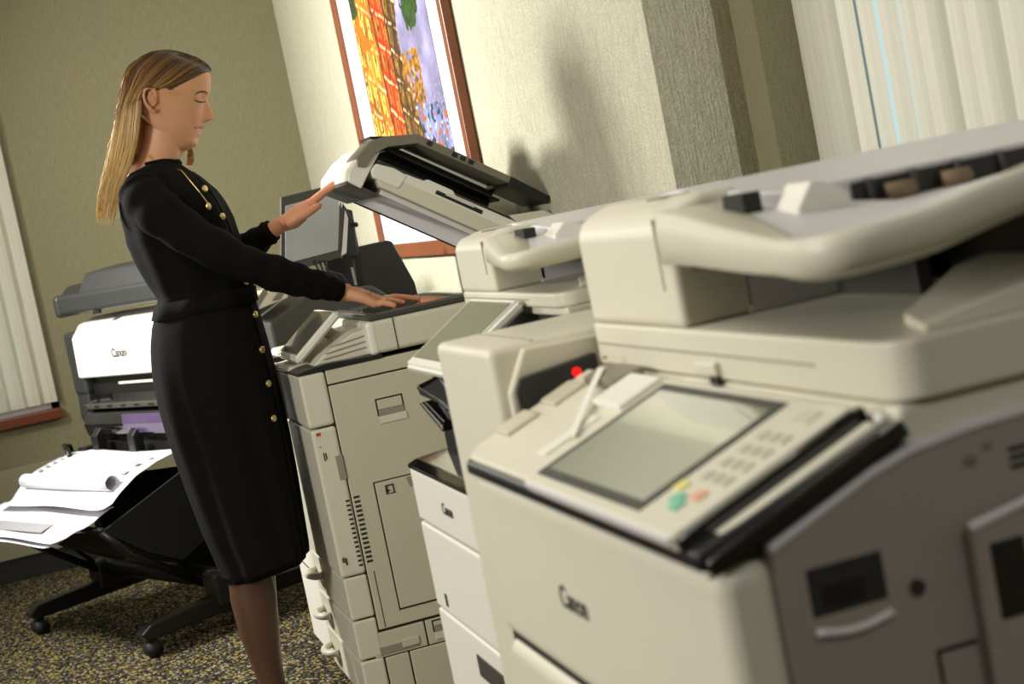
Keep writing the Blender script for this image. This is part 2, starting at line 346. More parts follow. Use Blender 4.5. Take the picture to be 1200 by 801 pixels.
# ------------------------------------------------------------------ copier by the woman (lid open)
G = 'copiers standing in a row along the right wall'
YN, YF = 4.18, 4.70
c1 = thing('copier', 'tall beige copier with its lid held open by the woman', 'copier', (.95, 4.45, 0), G)
box('cabinet', 'seam', c1, .606, 1.285, YN+.006, YF, .03, .905, .002)
PY = (YN, YN+.02)
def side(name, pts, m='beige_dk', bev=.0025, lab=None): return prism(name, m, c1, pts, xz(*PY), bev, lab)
R = lambda x0, x1, z0, z1: [(x0, z0), (x1, z0), (x1, z1), (x0, z1)]
# front cover column wrapping the corner
bm = bmesh.new(); add_box(bm, .583, .6485, YN-.002, YF-.02, .768, .903, .008, 3); obj('front_cover', bm, 'beige', c1)
bm = bmesh.new(); add_box(bm, .585, .6485, YN-.002, YF-.02, .386, .764, .008, 3); obj('front_door', bm, 'beige', c1)
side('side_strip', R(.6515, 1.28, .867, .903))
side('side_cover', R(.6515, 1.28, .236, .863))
pan = prism('bypass_tray', 'beige_dk', c1, R(.715, 1.10, .277, .600), xz(YN-.004, YN+.004), .0015)
bm = bmesh.new()
for (x0, x1, z0, z1) in ((.711, .7145, .272, .603), (.7145, 1.104, .6005, .6035), (.7145, 1.104, .2725, .2765)): add_box(bm, x0, x1, YN-.0006, YN+.003, z0, z1)
obj('tray_outline', bm, 'seam', c1)
prism('pull_recess', 'bodygrey', c1, [(.80, .572), (.90, .572), (.90, .598), (.795, .598)], xz(YN-.0055, YN-.003), .001)
bm = bmesh.new(); add_box(bm, .738, .745, YN-.0052, YN-.004, .566, .590); add_box(bm, .745, .757, YN-.0052, YN-.004, .586, .590); add_box(bm, .748, .763, YN-.0052, YN-.004, .566, .569); add_box(bm, .757, .761, YN-.0052, YN-.004, .569, .590); add_box(bm, .738, .75, YN-.0052, YN-.004, .574, .577); obj('tray_symbol', bm, 'ink', c1)
# round-cornered pull on the side cover: dark groove, lever, scooped ramp
def pull(x0, x1, z0, z1, par, y=YN):
    prism('pull_groove', 'seam', par, R(x0, x1, z0+.02, z1), xz(y-.0012, y+.002), .001)
    prism('pull_lever', 'beige_dk', par, R(x0+.004, x1-.004, z0+.036, z1-.004), xz(y-.004, y+.002), .001)
    prism('pull_ramp', 'bodygrey', par, R(x0+.004, x1-.001, z0+.019, z0+.036), xz(y-.0022, y+.002), .001)
    prism('pull_ramp', 'beige', par, R(x0+.003, x1+.002, z0, z0+.019), xz(y-.003, y+.002), .001)
pull(.758, .829, .742, .806, c1)
bm = bmesh.new()
for i in range(15):
    z = .575-i*.0118
    add_box(bm, .656, .671, YN-.001, YN+.002, z, z+.0055); 
for i in range(15):
    z = .572-i*.0118
    add_box(bm, .634, .644, YN-.0035, YN, z, z+.0045)
v = obj('vent_slots', bm, 'seam', c1); v['kind'] = 'stuff'
prism('latch', 'bodygrey', c1, R(.632, .650, .628, .690), xz(YN-.0035, YN), .001)
box('warning_label', 'redlab', c1, .597, .608, YN-.003, YN-.002, .748, .756, 0)
bm = bmesh.new(); add_box(bm, .604, .607, YN-.003, YN-.002, .683, .705); add_box(bm, .609, .612, YN-.003, YN-.002, .686, .703); add_box(bm, .598, .603, YN-.003, YN-.002, .72, .7215); obj('small_print', bm, 'ink', c1)
bm = bmesh.new(); add_box(bm, .603, .608, YN-.003, YN-.002, .417, .435); add_box(bm, .596, .600, YN-.003, YN-.002, .425, .437); obj('small_print', bm, 'ink', c1)
box('small_print', 'redlab', c1, .6005, .6025, YN-.003, YN-.002, .423, .439, 0)
# paper drawers below, visible at the corner and at the front
zz = (.384, .272, .168, .055)
for i in range(3):
    dd = box('drawer', 'beige', c1, .588, .648, YN-.001, YF-.02, zz[i+1]+.003, zz[i]-.001, .006, 3)
    bm = bmesh.new()
    ang = [math.pi*k/10 for k in range(11)]
    add_tube(bm, [(.586-.030*math.sin(a), YF-.11+.055*math.cos(a), zz[i]-.05) for a in ang], .010, 8)
    obj('drawer_handle', bm, 'beige', dd, smooth=True)
box('post_seam', 'seam', c1, .667, .669, YN-.0008, YN+.001, .24, .386, 0)
side('lower_cover', R(.629, .765, .166, .229))
prism('recess', 'bodygrey', c1, [(.642, .172), (.745, .172), (.745, .192), (.642, .192)], xz(YN-.002, YN+.001), .001)
prism('recess_lip', 'beige_dk', c1, [(.70, .178), (.745, .178), (.745, .197), (.70, .197)], xz(YN-.004, YN+.001), .001)
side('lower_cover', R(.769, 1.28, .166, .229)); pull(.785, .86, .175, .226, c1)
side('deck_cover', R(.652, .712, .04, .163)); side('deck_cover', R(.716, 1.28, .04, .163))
# white side paper deck on the far side
dk = box('side_paper_deck', 'white', c1, .60, 1.2, YF+.01, 5.12, .045, .44, .006)
box('deck_seam', 'seam', dk, .598, .60, YF+.012, 5.11, .29, .293, 0)
# black trim and scanner body
prism('trim', 'black', c1, [(.580, .903), (.80, .903), (.80, .913), (.66, .919), (.60, .914), (.580, .908)], xz(YN-.004, YF-.02), .002)
prism('top_deck', 'beige', c1, [(.58, .905), (.66, .90), (.79, .905), (.79, .922), (.66, .926), (.59, .917)], xz(4.33, YF+.02), .003)
prism('front_shelf', 'beige', c1, R(.575, .60, .77, .918), xz(YN+.35, YF+.02), .006)
prism('stepped_cover', 'beige', c1, [(.63, .915), (.80, .915), (.80, .985), (.74, .975), (.655, .935)], xz(4.215, YF), .004)
bm = bmesh.new()
for k in range(3): add_tube(bm, [(.66+.006*k, 4.212, .928+.013*k), (.80, 4.212, .938+.015*k)], .0012, 4)
obj('cover_grooves', bm, 'bodygrey', c1)
box('scanner_body', 'beige', c1, .778, 1.285, YN, YF, .914, .998, .012, 4)
box('scanner_corner', 'white', c1, .772, .80, YN-.002, YN+.05, .912, .998, .012, 4)
box('body_seam', 'seam', c1, .843, .845, YN-.0015, YN, .914, .998, 0)
bz = box('platen_bezel', 'dgrey', c1, .785, 1.285, YN+.001, YF-.002, .998, 1.012, .003)
box('platen_glass', 'glass', c1, .81, 1.25, YN+.03, YF-.03, 1.010, 1.0145, 0)
box('platen_front_strip', 'silver', c1, .785, .808, YN+.04, YF-.02, 1.0125, 1.0155, .001)
# tablet control panel
def slab_panel(name, par, x0, z0, x1, z1, y0, y1, th, m, ms, mg, side_gap=.012, foot=.02):
    d = Vector((x1-x0, 0, z1-z0)); L = d.length; d.normalize(); nrm = Vector((-d.z, 0, d.x))
    f = lambda s, y, h: Vector((x0, y, z0))+d*s+nrm*h
    bm = bmesh.new(); vs = [bm.verts.new(f(s, y, h)) for h in (-th, 0) for s, y in ((0, y0), (L, y0), (L, y1), (0, y1))]
    for a in ((0, 1, 2, 3), (4, 5, 6, 7), (0, 1, 5, 4), (1, 2, 6, 5), (2, 3, 7, 6), (3, 0, 4, 7)): bm.faces.new([vs[i] for i in a])
    bmesh.ops.recalc_face_normals(bm, faces=bm.faces); bmesh.ops.bevel(bm, geom=bm.edges[:], offset=min(.006, th*.4), segments=3, affect='EDGES')
    p = obj(name, bm, m, par)
    bm = bmesh.new(); vs = [bm.verts.new(f(s, y, h)) for h in (0, .0012) for s, y in ((foot, y0+side_gap), (L-side_gap, y0+side_gap), (L-side_gap, y1-side_gap), (foot, y1-side_gap))]
    for a in ((0, 1, 2, 3), (4, 5, 6, 7), (0, 1, 5, 4), (1, 2, 6, 5), (2, 3, 7, 6), (3, 0, 4, 7)): bm.faces.new([vs[i] for i in a])
    obj('screen', bm, ms, p)
    bm = bmesh.new(); e = .0035; vs = [bm.verts.new(f(s, y, h)) for h in (0, .0006) for s, y in ((foot-e, y0+side_gap-e), (L-side_gap+e, y0+side_gap-e), (L-side_gap+e, y1-side_gap+e), (foot-e, y1-side_gap+e))]
    for a in ((0, 1, 2, 3), (4, 5, 6, 7), (0, 1, 5, 4), (1, 2, 6, 5), (2, 3, 7, 6), (3, 0, 4, 7)): bm.faces.new([vs[i] for i in a])
    obj('screen_border', bm, mg, p)
    return p, f, L
slab_panel('control_panel', c1, .594, .940, .722, 1.040, 4.27, 4.57, .022, 'white', 'screen_off', 'mgrey', .012, .016)
tube('panel_arm', 'beige', c1, [(.70, 4.42, .99), (.76, 4.42, .95)], .016, 12)
box('keypad', 'black', c1, .585, .63, 4.585, 4.70, .918, .932, .004)
box('keypad_rest', 'white', c1, .60, .70, 4.60, 4.74, .922, .950, .012, 4)
# the open lid: s runs from hinge to front, h away from the glass
A = math.radians(34.5); HX, HZ = 1.300, 1.012; HS = -.015
def lid(y0, y1): return lambda p, k: (HX-(p[0]+HS)*math.cos(A)+p[1]*math.sin(A), (y0, y1)[k], HZ+(p[0]+HS)*math.sin(A)+p[1]*math.cos(A))
ld = prism('lid', 'beige', c1, [(.02, .016), (.535, .016), (.55, .03), (.545, .055), (.05, .055), (.02, .05)], lid(YN, 4.56), .003)
prism('platen_cover_pad', 'lav', ld, [(.03, 0), (.528, 0), (.528, .014), (.03, .014)], lid(YN+.006, 4.555), .001)
prism('pad_edge', 'black', ld, [(.03, -.003), (.532, -.003), (.532, .002), (.03, .002)], lid(4.55, 4.563), .0005)
prism('lid_gap', 'bodygrey', ld, [(.03, .012), (.532, .012), (.532, .018), (.03, .018)], lid(YN+.003, 4.556), 0)
prism('front_wall', 'white', ld, [(.575, -.006), (.612, -.004), (.622, .02), (.612, .07), (.592, .112), (.565, .118), (.572, .05)], lid(YN+.005, 4.60), .004)
prism('front_wall_foot', 'dgrey', ld, [(.530, -.008), (.614, -.012), (.614, .0), (.530, .0)], lid(YN+.01, 4.60), .002)
prism('front_bar', 'white', ld, [(.49, .03), (.560, .030), (.572, .045), (.567, .066), (.52, .074), (.48, .070)], lid(YN-.004, YN+.16), .005, seg=3)
prism('inner_front', 'bodygrey', ld, [(.53, .0), (.578, .0), (.578, .10), (.53, .06)], lid(YN+.17, 4.58), .002)
prism('output_tray', 'white', ld, [(.05, .05), (.49, .05), (.49, .072), (.44, .075), (.43, .083), (.36, .083), (.35, .074), (.05, .078)], lid(YN-.002, YN+.20), .003)
prism('output_slot', 'black', ld, [(.27, .057), (.40, .057), (.40, .067), (.27, .067)], lid(YN-.004, YN), .001)
prism('slot_tab', 'lav', ld, [(.295, .064), (.375, .064), (.375, .069), (.295, .069)], lid(YN-.007, YN), .001)
prism('cavity_floor', 'gloss', ld, [(.19, .076), (.56, .072), (.56, .080), (.19, .084)], lid(YN+.02, 4.50), .001)
prism('cavity_back', 'black', ld, [(.22, .05), (.58, .05), (.57, .10), (.52, .15), (.22, .15)], lid(4.36, 4.50), .001)
prism('cavity_divider', 'black', ld, [(.22, .118), (.54, .118), (.54, .124), (.22, .124)], lid(4.26, 4.40), .001)
tr = prism('input_tray', 'mgrey', ld, [(.606, .040), (.617, .060), (.60, .112), (.57, .138), (.50, .176), (.235, .176), (.235, .158), (.49, .154), (.555, .116), (.580, .085), (.588, .045)], lid(YN-.004, YN+.14), .002)
prism('tray_inner', 'black', ld, [(.24, .158), (.49, .154), (.53, .13), (.53, .14), (.50, .172), (.24, .172)], lid(YN+.14, 4.36), .001)
prism('tray_rear_section', 'black', ld, [(.12, .152), (.235, .150), (.235, .177), (.12, .172)], lid(YN-.002, 4.40), .002)
prism('tray_stop_bar', 'black', ld, [(.015, .150), (.11, .158), (.11, .168), (.015, .160)], lid(YN, YN+.05), .001)
for q in (.455, .385, .362, .339): prism('tray_notch', 'black', ld, [(q, .161), (q+.014, .161), (q+.014, .172), (q, .172)], lid(YN-.006, YN+.02), 0)
prism('rear_cover', 'beige', ld, [(.0, .02), (.16, .07), (.20, .085), (.12, .135), (.02, .135), (.0, .10)], lid(YN+.004, 4.50), .004)
prism('feeder_cover', 'white', ld, [(.08, .05), (.57, .05), (.575, .10), (.545, .165), (.50, .19), (.12, .19), (.08, .16)], lid(4.50, 4.60), .006)
prism('feeder_edge', 'black', ld, [(.50, .186), (.56, .160), (.565, .166), (.505, .194)], lid(4.47, 4.61), .001)

# ------------------------------------------------------------------ document feeder shared by the two nearer copiers
def feeder(par, X, YL, W, Z, hz, depth, bt=.055):
    """a = X + .., b = distance to the near side from the far end YL, c = height above the base"""
    B = lambda b: YL-b
    fb = W/.815; r_ = .034
    arc = [(X+r_-r_*math.cos(a), B(W-r_+r_*math.sin(a))) for a in np.linspace(0, math.pi/2, 7)]
    fd = prism('feeder_base', 'beige', par, [(X, B(0))]+arc+[(X+depth, B(W)), (X+depth, B(0))], xy(Z, Z+bt), .005, seg=3)
    box('base_groove', 'bodygrey', fd, X-.001, X+.01, B(W-.16), B(.01), Z+bt*.5, Z+bt*.5+.002, 0)
    t = Z+bt; k = hz/.15; bw = .325*fb; hb = .47*fb
    blk = prism('feeder_block', 'beige', par, [(X, t), (X, t+hz-.034*k), (X+.012, t+hz-.014*k), (X+.05, t+hz), (X+.10, t+hz), (X+.10, t)], xz(B(bw), B(0)), .010*k, seg=4)
    box('block_seam', 'bodygrey', blk, X-.0012, X+.02, B(bw-.035), B(bw-.032), t+hz*.30, t+hz*.86, 0)
    hd = prism('feeder_hood', 'lav', par, [(B(.0), t), (B(.0), t+hz-.004), (B(bw*.5), t+hz+.004), (B(hb), t+.136*k), (B(hb), t+.085*k), (B(bw), t+.075*k), (B(bw), t)], yz(X+.085, X+depth), .003)  # pale grey top: ceiling reflection put into the hood's colour
    prism('hood_seam', 'bodygrey', blk, [(X+.02, B(bw-.09)), (X+.09, B(bw-.12)), (X+.09, B(bw-.123)), (X+.02, B(bw-.093))], xy(t+hz-.001, t+hz+.0012), 0)
    # cavity between the two trays
    box('cavity_back', 'dgrey', par, X+.20, X+.22, B(W-.30), B(bw+.001), t, t+.100*k, .002)
    box('cavity_rear', 'black', par, X+.24, X+.26, B(W-.03), B(bw+.001), t+.01, t+.098*k, .002)
    box('cavity_rear', 'black', par, X+.26, X+depth-.02, B(W-.05), B(W-.07), t+.02*k, t+.100*k, .002)
    box('cavity_ceiling', 'dgrey', par, X+.03, X+.21, B(W-.2), B(bw+.001), t+.075*k, t+.080*k, .001)
    prism('output_ramp', 'beige', par, [(X+.07, B(W-.10)), (X+.045, B(W-.02)), (X+depth-.05, B(W-.01)), (X+depth-.05, B(W-.22)), (X+.20, B(W-.22))], lambda p, kk: (p[0], p[1], (t, t+.006+.09*max(0, (p[0]-X-.04)/depth))[kk]), .002)
    # input tray: lip swings out towards the operator, turns the corner and rises to the rear
    prof = [(-.001, .30, .138), (-.018, .42, .130), (-.038, .55, .120), (-.058, .68, .112), (-.071, .76, .108), (-.074, .815, .107), (-.062, .850, .108), (-.035, .868, .110), (.02, .876, .114), (.08, .88, .125), (.16, .885, .138), (.30, .89, .155), (.50, .89, .165)]
    pts = [Vector((X+a, B(b*fb), t+c*k)) for a, b, c in prof]; sm = []
    for i in range(len(pts)-1):
        p0, p1, p2, p3 = pts[max(i-1, 0)], pts[i], pts[i+1], pts[min(i+2, len(pts)-1)]
        for s in range(6):
            u = s/6; sm.append(.5*((2*p1)+(p2-p0)*u+(2*p0-5*p1+4*p2-p3)*u*u+(3*p1-p0-3*p2+p3)*u**3))
    sm.append(pts[-1]); bm = bmesh.new(); rows = []; cen = Vector((X+.30, B(hb), 0)); N = len(sm)
    for i, p in enumerate(sm):
        d = cen-p; d.z = 0; d.normalize(); f = min(1, i/22); tk = (.062-.034*f)*k; g = 1-.9*(1-f)
        sec = [(0, -tk), (-.001, -tk*.4), (.001, -.002), (.006, 0), (.018, .0), (.045, -.006*g), (.075, -.016*g), (.075, -.024*g), (.05, -.028), (.03, -tk-.012*f), (.010, -tk-.006*f)]
        rows.append([bm.verts.new(p+d*a+Vector((0, 0, h))) for a, h in sec])
    for a, b in zip(rows, rows[1:]):
        n = len(a)
        for j in range(n): bm.faces.new((a[j], a[(j+1) % n], b[(j+1) % n], b[j]))
    bm.faces.new(rows[0]); bm.faces.new(rows[-1][::-1])
    tray = obj('input_tray', bm, 'beige', par, smooth=True)
    bm = bmesh.new(); bot = []
    for i, p in enumerate(sm):
        d = cen-p; d.z = 0; d.normalize(); g = 1-.9*(1-min(1, i/22)); bot.append(bm.verts.new(p+d*.07+Vector((0, 0, -.0135*g))))
    fl = [bm.verts.new((X+depth, B(hb), t+.112*k)), bm.verts.new((X+.10, B(hb), t+.102*k)), bm.verts.new((X+.09, B(bw), t+.125*k))]
    c0 = bm.verts.new((X+.20, B(hb+.08), t+.102*k)); loop = bot+fl
    for i in range(len(loop)): bm.faces.new((loop[i], loop[(i+1) % len(loop)], c0))
    obj('tray_floor', bm, 'lav', tray, smooth=False)  # same pale grey, the ceiling reflection carried on over the tray
    # paper guide, dark pick-up opening with rollers
    prism('paper_guide', 'white', tray, [(.0, -.005), (.065, -.005), (.062, .016), (.034, .034), (.020, .036), (.0, .010)], lambda p, kk: (X+.075+p[0], B((hb-.01, hb+.05)[kk]), t+.108*k+p[1]*k), .003)
    box('guide_slot', 'seam', tray, X+.040, X+.062, B(hb-.005), B(hb-.06), t+.120*k, t+.143*k, .001)
    gap = box('pickup_opening', 'black', tray, X+.165, X+depth-.02, B(hb+.006), B(hb-.02), t+.098*k, t+.130*k, .001)
    for q in range(2):
        bm = bmesh.new(); cx_ = X+.200+.070*q; add_tube(bm, [(cx_, B(hb+.012), t+.112*k), (cx_+.032, B(hb+.012), t+.112*k)], .011*k, 14); obj('roller', bm, 'amber', gap, smooth=True)
    for q in range(6): box('opening_rib', 'dgrey', gap, X+.18+.055*q, X+.186+.055*q, B(hb+.012), B(hb), t+.10*k, t+.132*k, .001)
    for q in range(3):
        bm = bmesh.new(); add_ell(bm, (X+.03, B(bw+.06+.085*q), t+.072*k), (.010, .010, .010)); obj('exit_roller', bm, 'black', tray, smooth=True)
    prism('exit_bar', 'black', tray, [(X+.02, B(bw+.01)), (X+.035, B(bw+.01)), (X+.06, B(W-.1)), (X+.03, B(W-.1))], xy(t+.066*k, t+.080*k), 0)
    return fd

# ------------------------------------------------------------------ second copier and its finisher
c2 = thing('copier', 'white copier with a tilted tablet screen between the open-lid copier and the nearest one', 'copier', (.95, 2.8, 0), G)
Y2N, Y2F = 2.50, 3.09
box('cabinet', 'seam', c2, .606, 1.285, Y2N+.004, Y2F-.004, .03, .78, .002)
box('front_cover', 'white', c2, .598, .66, Y2N, Y2F, .688, .786, .006, 3)
box('front_door', 'white', c2, .598, .66, Y2N, Y2F, .522, .684, .006, 3)
for z0, z1 in ((.30, .518), (.16, .296), (.04, .156)):
    d = box('drawer', 'white', c2, .598, .66, Y2N, Y2F, z0, z1, .006, 3)
    box('drawer_pull', 'dgrey', d, .596, .60, 2.66, 2.83, z1-.075, z1-.035, .002)
box('side_panel', 'beige', c2, .66, 1.285, Y2F-.012, Y2F, .04, .786, .003); box('side_panel', 'beige', c2, .66, 1.285, Y2N, Y2N+.012, .04, .786, .003)
box('badge', 'ink', c2, .5965, .598, 2.985, 3.0, .537, .56, 0)
text('Canon', 'maker_badge', 'ink', c2, (.5975, 2.83, .737), FACE_NX, .028)
prism('black_top', 'gloss', c2, [(.596, .786), (1.28, .786), (1.28, .80), (.68, .806), (.615, .800), (.596, .793)], xz(Y2N, Y2F), .002)
box('inner_body', 'black', c2, .665, 1.28, Y2N+.02, Y2F-.05, .79, 1.0, .004)
def on_front(name, m, par, px, X, d, bev=.002):
    q = [at(x, y, X=X) for x, y in px]; return prism(name, m, par, [(p.y, p.z) for p in q], yz(X, X+d), bev)
f = on_front('inner_tray', 'black', c2, [(488, 453), (513, 440), (535, 470), (535, 492), (514, 473), (492, 463)], .645, .25, .003)
on_front('tray_edge', 'silver', f, [(488, 452.5), (489, 456), (512, 470), (535, 488), (535, 485.5), (513, 467.5)], .6435, .002, 0)
on_front('tray_top', 'gloss', f, [(489, 451.5), (511, 440.5), (513, 443), (494, 455)], .6435, .002, 0)
f = on_front('inner_tray', 'gloss', c2, [(491, 472), (497, 470), (520, 494), (518, 506)], .645, .2, .002)
on_front('tray_edge', 'silver', f, [(491.5, 473), (493, 472), (519, 502), (517.5, 504)], .6435, .002, 0)
prism('scanner_body', 'dgrey', c2, R(.785, 1.285, 1.0, 1.05), xz(Y2N, Y2F), .006)
box('scanner_rim', 'beige', c2, .775, 1.285, Y2N-.002, Y2F, 1.046, 1.06, .004, 3)
feeder(c2, .765, Y2F, .59, 1.06, .105, .5, .024)
slab_panel('control_panel', c2, .605, .985, .755, 1.078, 2.68, 2.98, .020, 'white', 'screen', 'mgrey', .016, .024)
tube('panel_arm', 'dgrey', c2, [(.69, 2.83, 1.02), (.72, 2.83, .98)], .02, 12)
fn = thing('finisher', 'beige paper finisher with a black slot and red dot beside the nearest copier', 'finisher', (.95, 2.33, 0))
box('housing', 'beige', fn, .557, 1.28, 2.19, 2.485, .02, 1.052, .012, 4)
prism('side_hood', 'beige', fn, [(.575, .02), (1.27, .02), (1.27, 1.03), (.605, 1.045), (.575, .99)], xz(2.178, 2.20), .004)
box('hood_seam', 'bodygrey', fn, .622, .624, 2.19, 2.485, 1.0515, 1.053, 0)
sl = prism('exit_slot', 'black', fn, [(.585, .962), (.60, .955), (.70, .990), (.70, 1.02), (.592, 1.008), (.583, .99)], xz(2.165, 2.18), .003)
bm = bmesh.new(); add_tube(bm, [(.6675, 2.163, 1.0), (.6675, 2.168, 1.0)], .0062, 20); obj('indicator_dot', bm, 'red', sl)

# ------------------------------------------------------------------ nearest copier
c3 = thing('copier', 'large beige copier in the foreground with a wide flat control panel', 'copier', (.95, 1.75, 0), G)
Y3N, Y3F = 1.345, 2.165
bm = bmesh.new(); add_box(bm, .5, .56, Y3N, Y3F, .684, .905, .022, 5); fc = obj('front_cover', bm, 'beige', c3, smooth=False)
bm = bmesh.new(); add_box(bm, .5, .56, Y3N, Y3F, .06, .680, .022, 5); obj('front_door', bm, 'beige', c3)
box('front_rim', 'white', c3, .4985, .53, Y3N+.012, Y3F-.01, .893, .9065, .006, 3)
text('Canon', 'maker_badge', 'ink', c3, (.4995, 1.80, .792), FACE_NX, .037)
box('cabinet', 'seam', c3, .51, 1.28, Y3N+.02, Y3F-.004, .03, .90, .002)
# right side: sloping shoulder up to the scanner
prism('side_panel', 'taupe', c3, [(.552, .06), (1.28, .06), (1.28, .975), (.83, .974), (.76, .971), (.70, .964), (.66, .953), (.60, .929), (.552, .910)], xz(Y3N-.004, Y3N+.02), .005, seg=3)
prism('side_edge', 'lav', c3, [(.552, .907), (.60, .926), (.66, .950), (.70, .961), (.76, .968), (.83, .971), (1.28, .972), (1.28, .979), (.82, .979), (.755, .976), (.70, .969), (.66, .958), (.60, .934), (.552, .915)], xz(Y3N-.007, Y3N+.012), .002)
def hollow(x0, x1, z0, z1):
    prism('grip_recess', 'seam', c3, R(x0, x1, z0, z1), xz(Y3N-.0052, Y3N), .002)
    prism('grip_block', 'black', c3, R(x0+.012, x1-.020, z0+.006, z0+.030), xz(Y3N-.0062, Y3N), .002)
    bm = bmesh.new(); add_tube(bm, [(x0+(x1-x0)*k/8, Y3N-.006, z0-.012-.006*math.sin(math.pi*k/8)) for k in range(9)], .004, 8); obj('grip_lip', bm, 'lav', c3, smooth=True)
hollow(.581, .655, .842, .886)
bm = bmesh.new(); add_tube(bm, [(.683, Y3N-.008, .845), (.683, Y3N, .845)], .007, 16); obj('screw_hole', bm, 'seam', c3)
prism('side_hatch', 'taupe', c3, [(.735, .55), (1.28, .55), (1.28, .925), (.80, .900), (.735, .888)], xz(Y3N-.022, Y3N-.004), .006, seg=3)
prism('hatch_grip', 'black', c3, R(.750, .785, .80, .87), xz(Y3N-.0235, Y3N-.02), .002)
prism('hatch_edge', 'lav', c3, [(.735, .884), (.80, .896), (1.28, .921), (1.28, .928), (.80, .903), (.735, .892)], xz(Y3N-.025, Y3N-.015), .002)
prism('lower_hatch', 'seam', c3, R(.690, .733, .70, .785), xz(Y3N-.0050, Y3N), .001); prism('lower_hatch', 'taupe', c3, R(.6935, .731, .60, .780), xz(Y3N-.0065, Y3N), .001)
bm = bmesh.new()
for k in range(3): add_box(bm, .795, .86, Y3N-.0055, Y3N-.003, .925+.008*k, .929+.008*k)
v = obj('vent_slots', bm, 'seam', c3); v['kind'] = 'stuff'
bm = bmesh.new(); add_ell(bm, (.756, Y3N-.004, .942), (.008, .001, .006)); add_ell(bm, (.775, Y3N-.004, .951), (.006, .001, .004)); obj('scuff_marks', bm, 'mgrey', c3, smooth=True)
# scanner body
prism('scanner_body', 'beige', c3, R(.70, 1.28, .93, 1.003), xz(Y3N+.006, Y3F), .008, seg=3)
box('scanner_ledge', 'white', c3, .688, .71, Y3N+.02, Y3F-.01, .980, .998, .005, 3)
box('lid_latch', 'beige', c3, .692, .702, 1.74, 1.80, 1.010, 1.026, .003); box('latch_gap', 'seam', c3, .6945, .70, 1.742, 1.765, 1.0, 1.011, .001)
feeder(c3, .70, 2.155, .815, 1.005, .150, .58)
# control panel: inclined plane through (.5,.932) rising to (.695,1.007)
SL = math.atan2(.075, .195)
def pn(y0, y1, h0, h1):                                   # outline (s along slope, y), thickness h0..h1
    return lambda p, k: (.492+p[0]*math.cos(SL)-(h0, h1)[k]*math.sin(SL), p[1], .929+p[0]*math.sin(SL)+(h0, h1)[k]*math.cos(SL))
RP = lambda s0, s1, y0, y1: [(s0, y0), (s1, y0), (s1, y1), (s0, y1)]
prism('panel_base', 'black', c3, [(.49, .903), (.70, .903), (.70, .992), (.49, .921)], xz(Y3N+.006, Y3F-.015), .006, seg=3)
cp = prism('control_panel', 'beige', c3, [(.0, 1.86), (.0, 2.13), (.02, 2.158), (.205, 2.158), (.205, 1.80), (.19, 1.80)], pn(0, 0, -.012, .0), .005, seg=3)
un = prism('screen_unit', 'beige', c3, RP(-.006, .200, 1.392, 1.850), pn(0, 0, -.014, .006), .004, seg=3)
prism('unit_front_edge', 'lav', un, RP(-.009, .0, 1.40, 1.846), pn(0, 0, -.006, .004), .002)
prism('screen_border', 'dgrey', un, RP(.008, .190, 1.503, 1.835), pn(0, 0, .005, .0075), .001)
prism('screen', 'screen', un, RP(.020, .176, 1.515, 1.816), pn(0, 0, .007, .0085), 0)
for s, y, m in ((.030, 1.455, 'green'), (.022, 1.440, 'green'), (.046, 1.478, 'yellow'), (.040, 1.425, 'orange')): prism('coloured_key', m, un, RP(s, s+.014, y, y+.02), pn(0, 0, .005, .0085), .001)
for i in range(4):
    for j in range(3): prism('key', 'key', un, RP(.066+.022*i, .080+.022*i, 1.415+.024*j, 1.432+.024*j), pn(0, 0, .005, .0085), .001)
prism('key', 'key', un, RP(.165, .185, 1.42, 1.455), pn(0, 0, .005, .008), .001)
prism('side_band', 'gloss', un, RP(-.006, .205, 1.378, 1.391), pn(0, 0, -.02, .004), .002)
prism('side_rail', 'beige', un, RP(.0, .200, 1.358, 1.377), pn(0, 0, -.022, -.008), .003)
prism('side_rail', 'gloss', un, RP(-.004, .215, 1.338, 1.357), pn(0, 0, -.03, -.014), .003)
# key guard strip, hump and slots on the left part
prism('raised_shelf', 'white', cp, RP(.135, .198, 1.86, 1.96), pn(0, 0, -.002, .010), .003)
prism('arm_rest', 'mgrey', cp, [(.17, 1.97), (.17, 2.08), (.21, 2.08), (.21, 1.95)], pn(0, 0, -.002, .012), .004)
for s, y in ((.14, 2.10), (.07, 2.11)): prism('raised_shelf', 'beige_dk', cp, RP(s-.02, s+.03, y-.02, y+.04), pn(0, 0, -.002, .006), .003)
prism('usb_cover', 'white', cp, RP(.04, .12, 1.90, 1.93), pn(0, 0, -.001, .003), .001)
bm = bmesh.new(); pts = [Vector(pn(0, 0, 0, 0)((s, y), 0))+Vector((0, 0, h)) for s, y, h in ((.205, 2.065, .006), (.185, 2.05, .014), (.15, 2.00, .012), (.11, 1.94, .008), (.075, 1.89, .004))]
w_ = Vector((.0, .011, 0)); a = [bm.verts.new(p+w_) for p in pts]; b = [bm.verts.new(p-w_) for p in pts]
for i in range(len(pts)-1): bm.faces.new((a[i], a[i+1], b[i+1], b[i]))
g_ = bmesh.ops.extrude_face_region(bm, geom=bm.faces[:]); [setattr(v, 'co', v.co+Vector((0, 0, .002))) for v in g_['geom'] if isinstance(v, bmesh.types.BMVert)]
obj('hanging_tag', bm, 'white', cp, label='white strap with dark dots across the panel')
box('tag_dots', 'ink', cp, .672, .676, 2.05, 2.058, 1.022, 1.024, 0)

